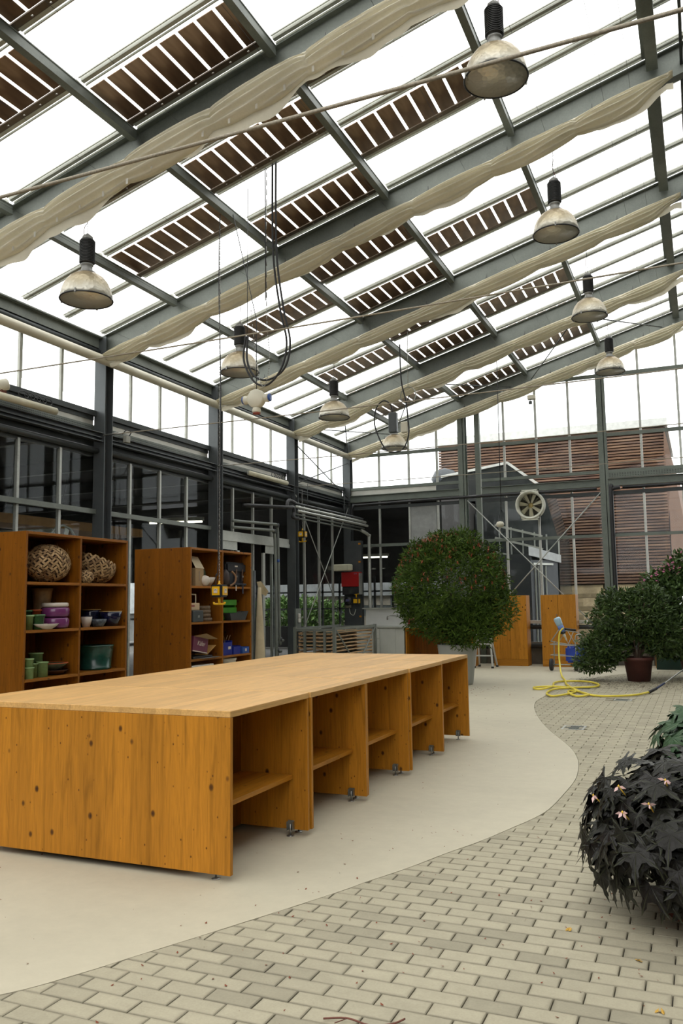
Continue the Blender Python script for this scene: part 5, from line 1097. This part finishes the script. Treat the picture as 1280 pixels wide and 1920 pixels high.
def bush(label,loc,potargs,blobs,ls,wd,leaf,fl,seed,nm='potted_shrub',nst=9,spread=.6,top=1.2):
    t=thing(nm,label,'plant',loc);planter(t,*potargs);h=potargs[2];rd=random.Random(seed)
    for k in range(nst):
        a=k*2*PI/nst+rd.uniform(-.2,.2);s=spread*rd.uniform(.5,1);MB().tube(cat([(.03*K(a),.03*S(a),h-.07),(.3*s*K(a),.3*s*S(a),h+.2*top),(s*K(a+.2),s*S(a+.2),h+.8*top)],4),[.02-.0015*j for j in range(9)],6).build('stem',bark,t)
    m=MB()
    for i,(c,r,n) in enumerate(blobs):leafblob(m,c,r,n,ls,wd,seed+i,.3)
    tag(m.build('foliage',leaf,t,fix=False),None,None,None,'stuff')
    if fl:
        for nm_,mt,cnt,rr in fl:
            m=MB();pts=[]
            for k in range(cnt):
                c,r,n=rd.choice(blobs);a=rd.uniform(PI*.8,2.2*PI);e=rd.uniform(-.5,1.4);pts.append(Vector((c[0]+r[0]*K(a)*K(e)*1.0,c[1]+r[1]*S(a)*K(e)*1.0,c[2]+r[2]*S(e)*1.02)))
            flowers(m,pts,rr,rd);tag(m.build(nm_,mt,t,fix=False),None,None,None,'stuff')
    return t
gl2=leafmat('dark_shrub_leaves',(.016,.036,.008),(.075,.125,.025));gl3=leafmat('lantana_leaves',(.018,.042,.01),(.085,.145,.03))
pink=plain('pink_blossom',lin(190,110,140),.6,0,.2,20);yb=plain('yellow_blossom',lin(215,190,80),.6)
bush('drooping dark green shrub in a brown clay pot beside the trolley',(-1.12,16.0,0),(.19,.255,.42,terrad),[((-.1,0,1.12),(.72,.6,.45),4200),((-.55,-.1,.62),(.48,.42,.32),2200),((-.75,-.1,.3),(.38,.3,.16),800),((.15,.1,1.42),(.42,.4,.28),1300),((-.35,0,1.45),(.32,.3,.22),500),((.45,0,.8),(.5,.45,.4),1600)],.085,.4,gl2,None,21)
bush('tall lantana bush with pink flower heads in a clay pot at the hall side',(-.2,17.0,0),(.2,.27,.42,terrad),[((.0,0,1.45),(.85,.7,.62),4200),((-.4,-.1,.8),(.65,.55,.45),2600),((.4,0,.8),(.6,.5,.5),1200),((.1,0,2.05),(.55,.5,.28),1300),((-.55,0,1.75),(.3,.3,.25),500)],.10,.5,gl3,[('pink_flowers',pink,75,.018),('yellow_flowers',yb,26,.014)],31,'flowering_shrub')
rd=random.Random(77);m=MB()
for k in range(900):
    a=rd.uniform(0,2*PI);r=rd.random()**.6*1.25;x=-1.1+r*K(a)*1.1;y=15.6+r*S(a)*1.0;p=Vector((x,y,.003+rd.random()*.006));q=rd.uniform(0,PI);d=Vector((K(q),S(q),0))*.022;s_=Vector((-S(q),K(q),0))*.008
    m.add([p-d,p+s_,p+d+Vector((0,0,.006)),p-s_],[(0,1,2,3)])
t=m.build('fallen_leaves',leafmat('dead_leaves',(.03,.02,.01),(.09,.06,.03)),None,fix=False);tag(t,'dark litter of small fallen leaves under the drooping shrub','leaves',None,'stuff')
# begonia leaves: palmate outline with folds
def begleaf(L_,seed,lobes=5):
    rd=random.Random(seed);tips=[];n=lobes
    pts=[Vector((0,0,0))]
    angs=[-2.3,-1.25,-.45,.25,1.0,2.0][:lobes+1] if False else [(-1+2*i/(n-1))*1.95 for i in range(n)]
    out=[]
    for i,a in enumerate(angs):
        ln=L_*(1-.16*abs(a))*rd.uniform(.88,1.1)
        if i:out.append((angs[i-1]+a)/2*1.0);pts.append(Vector((S((angs[i-1]+a)/2)*L_*.42,K((angs[i-1]+a)/2)*L_*.42,-.01*L_)))
        w_=.17
        for da,f in((-w_,.55),(-w_*.95,.72),(-.07,.80),(0,1.0),(.06,.82),(w_*.95,.70),(w_,.53)):
            r=ln*f*rd.uniform(.97,1.03);pts.append(Vector((S(a+da)*r,K(a+da)*r,0)))
    vs=[pts[0]]+pts[1:];out=[]
    for p in vs:
        r=p.length/L_;a=math.atan2(p.x,p.y+1e-9);ph=(a/1.95+1)*(n-1)/2;fo=abs(ph-round(ph))
        out.append((p.x,p.y,.16*L_*r*(.5-fo)*1.0-.30*L_*r*r+.03*L_))
    N=len(out);fs=[(0,i+1,i) for i in range(1,N-1)]
    # a mid ring gives the blade its arch
    mid=[(x*.5,y*.5,z*.35+.03*L_) for x,y,z in out[1:]];V=[out[0]]+out[1:]+mid;M_=N-1;fs=[]
    for i in range(1,M_):
        fs+=[(i,M_+i,M_+i+1,i+1),(0,M_+i+1,M_+i)]
    me=bpy.data.meshes.new('leaf');me.from_pydata(V,[],fs)
    for p in me.polygons:p.use_smooth=False
    return me
def begm(name,a,b,vein):
    t=NT(name);tc=t.n('TexCoord');sx=t.n('SeparateXYZ');t.l.new(tc.outputs['Object'],sx.inputs[0]);an_=t.math('ARCTAN2',sx.outputs[0],sx.outputs[1])
    w_=t.math('ABSOLUTE',t.math('SINE',t.math('MULTIPLY',an_,PI/.975/1.0)));oi=t.n('ObjectInfo');n=t.noise(t.co(),30,4)
    base=t.mix(t.ramp(oi.outputs['Random'],[(0,0.0),(1,1.0)]),a,b);base=t.mix(t.ramp(n,[(.35,0.0),(.7,.5)]),base,sc(b,1.5));c=t.mix(t.ramp(w_,[(0,.9),(.13,0.0)]),base,vein);t.col(c);t.rm(.36,0,.2);t.bump(n,.8,.006);return t.m  # paler mottle paints leaf highlights into the base colour
bdark=begm('bronze_begonia_leaf',(.006,.004,.004),(.014,.014,.010),(.04,.045,.022));bgreen=begm('green_begonia_leaf',(.02,.045,.022),(.045,.085,.04),(.10,.14,.08))
def begonia(nm,label,loc,potr,mat,n,R_,H_,z0,L_,seed,phr):
    t=thing(nm,label,'plant',loc);rd=random.Random(seed);h=potr[2];planter(t,*potr);back=MB()
    ms=[begleaf(L_*k,seed+i) for i,k in enumerate((.8,1.0,1.15,.95))]
    for m_ in ms:m_.materials.append(mat)
    for k in range(n*2+60):
        hid=k>=n;e=math.asin(rd.uniform(-.6 if not hid else -.45,1.0));a=rd.uniform(*phr) if not hid else rd.uniform(0,2*PI);sh=rd.uniform(.80,1.04) if not hid else rd.uniform(.55,.84)
        if hid and k%3==0:a=rd.uniform(.1*PI,.9*PI);sh=rd.uniform(.8,1.02)
        nrm=Vector((K(a)*K(e),S(a)*K(e),S(e)));p=Vector((nrm.x*R_*sh,nrm.y*R_*sh,z0+nrm.z*H_*sh))
        if e<0:p.x*=.96;p.y*=.96
        up=(nrm*.8+Vector((0,0,.45))+Vector((rd.uniform(-.5,.5),rd.uniform(-.5,.5),rd.uniform(-.3,.3)))).normalized()
        dirv=Vector((nrm.x,nrm.y,-.75-.4*(1-max(0,nrm.z)))) +Vector((rd.uniform(-.5,.5),rd.uniform(-.5,.5),rd.uniform(-.2,.3)));dirv=(dirv-up*dirv.dot(up)).normalized();xx=dirv.cross(up)
        q=p-dirv*L_*.35
        me_=rd.choice(ms);X_=axes(xx,dirv,up,q)
        if hid:back.add([X_@v_.co for v_ in me_.vertices],[tuple(p_.vertices) for p_ in me_.polygons])
        else:inst('leaf',me_,t,None,X_)
    tag(back.build('inner_foliage',mat,t,fix=False),None,None,None,'stuff')
    m=MB()
    for k in range(26):
        a=rd.uniform(0,2*PI);e=rd.uniform(.0,1.4);m.tube(cat([(.05*K(a),.05*S(a),h-.06),(R_*.4*K(a),R_*.4*S(a),h+.12),(R_*.8*K(a)*K(e),R_*.8*S(a)*K(e),z0+H_*.8*S(e))],3),.006,5)
    tag(m.build('stalks',plain(nm+'_stalk',(.06,.025,.015),.6),t,fix=False),None,None,None,'stuff');return t
BX_,BY_,BR=-.03,4.38,.52
t=begonia('dark_begonia','big bronze black begonia with jagged leaves spilling over a terracotta pot',(BX_,BY_,0),(.21,.27,.26,terra),bdark,298,.60,.40,.33,.135,3,(.92*PI,2.08*PI))
rd=random.Random(9);wp=plain('pale_pink_petal',lin(225,190,185),.6);yc=plain('yellow_petal',lin(215,175,60),.6)
for (a,e) in((3.6,.50),(3.85,.68),(4.05,.45),(4.3,.85),(4.6,.72),(4.72,.55),(4.25,.58)):
    p=Vector((.62*K(a)*K(e),.62*S(a)*K(e),.34+.43*S(e)));m=MB()
    for k in range(4):
        d=Vector((rd.uniform(-1,1),rd.uniform(-1,1),rd.uniform(-.9,.2))).normalized();s_=d.cross(Vector((.3,1,.2))).normalized()*.007;m.add([p,p+d*.016+s_,p+d*.034,p+d*.016-s_],[(0,1,2,3)])
    f=m.build('flower',wp,t,fix=False);m=MB();m.lathe([(.001,-.006),(.006,0),(.001,.007)],p,8);m.tube([p,p*.93],.003,5);m.build('flower_centre',yc,f)
begonia('green_begonia','green-leaved begonia in a clay pot standing behind the dark one',(.12,6.0,0),(.2,.25,.24,terra),bgreen,110,.50,.36,.42,.19,14,(.8*PI,2.0*PI))
# small litter on the floor
def litter(nm,label,p,kind):
    x,y=p;m=MB();rd=random.Random(int(x*1000+y*77));
    for k in range(kind):
        q=Vector((x+rd.uniform(-.012,.012),y+rd.uniform(-.012,.012),.004));a=rd.uniform(0,6);d=Vector((K(a),S(a),.15))*.012;s_=Vector((-S(a),K(a),.1))*.006;m.add([q-d,q+s_,q+d+Vector((0,0,.006)),q-s_],[(0,1,2,3)])
    return m
lm=plain('dry_blossom',lin(190,150,60),.8);rm_=plain('rusty_leaf',lin(120,60,35),.8)
G2=[((-.62,3.95),'dry yellow blossom on the paving left of the dark begonia'),((-.32,3.72),'dry yellow petals on the paving before the begonia pot'),((-.22,3.30),'dry yellow petals on the paving at the frame edge')]
for p,lb in G2:tag(litter('dry_blossom','',p,4).build('dry_blossom',lm,None,fix=False),lb,'petal')
m=MB();rd=random.Random(12)
for k in range(150):
    x=rd.uniform(-2.2,.3);y=rd.uniform(2.2,5.5);d=near_seg(x,y)
    q=Vector((x,y,.003));a=rd.uniform(0,6);s=rd.uniform(.002,.006);dv=Vector((K(a),S(a),.1))*s*1.6;s_=Vector((-S(a),K(a),.1))*s;m.add([q-dv,q+s_,q+dv+Vector((0,0,.003)),q-s_],[(0,1,2,3)])
for k in range(160):
    x=rd.uniform(-3.9,-1.2);y=rd.uniform(2.3,12);q=Vector((x,y,.003));a=rd.uniform(0,6);s=rd.uniform(.002,.006);dv=Vector((K(a),S(a),.1))*s*1.4;s_=Vector((-S(a),K(a),.1))*s;m.add([q-dv,q+s_,q+dv+Vector((0,0,.003)),q-s_],[(0,1,2,3)])
for k in range(60):
    x=rd.gauss(-3.55,.35);y=rd.gauss(13.6,.5);q=Vector((x,y,.003));a=rd.uniform(0,6);s=.01;dv=Vector((K(a),S(a),.1))*s*1.6;s_=Vector((-S(a),K(a),.1))*s;m.add([q-dv,q+s_,q+dv+Vector((0,0,.003)),q-s_],[(0,1,2,3)])
tag(m.build('leaf_crumbs',rm_,None,fix=False),'tiny dry leaf crumbs scattered over concrete and paving','crumbs',None,'stuff')
t=thing('dry_twig','thin reddish twig lying on the paving at the picture bottom','twig',(-1.16,2.86,.008));MB().tube(cat([(-.14,-.045,0),(-.06,-.02,.004),(.03,-.03,.0),(.10,.0,.004),(.13,.045,.006)],4),.0035,5).build('twig',plain('red_twig',(.16,.06,.04),.8),t);MB().tube([(-.06,-.02,.003),(-.09,-.06,.0)],.002,4).build('side_twig',bpy.data.materials['red_twig'],t)
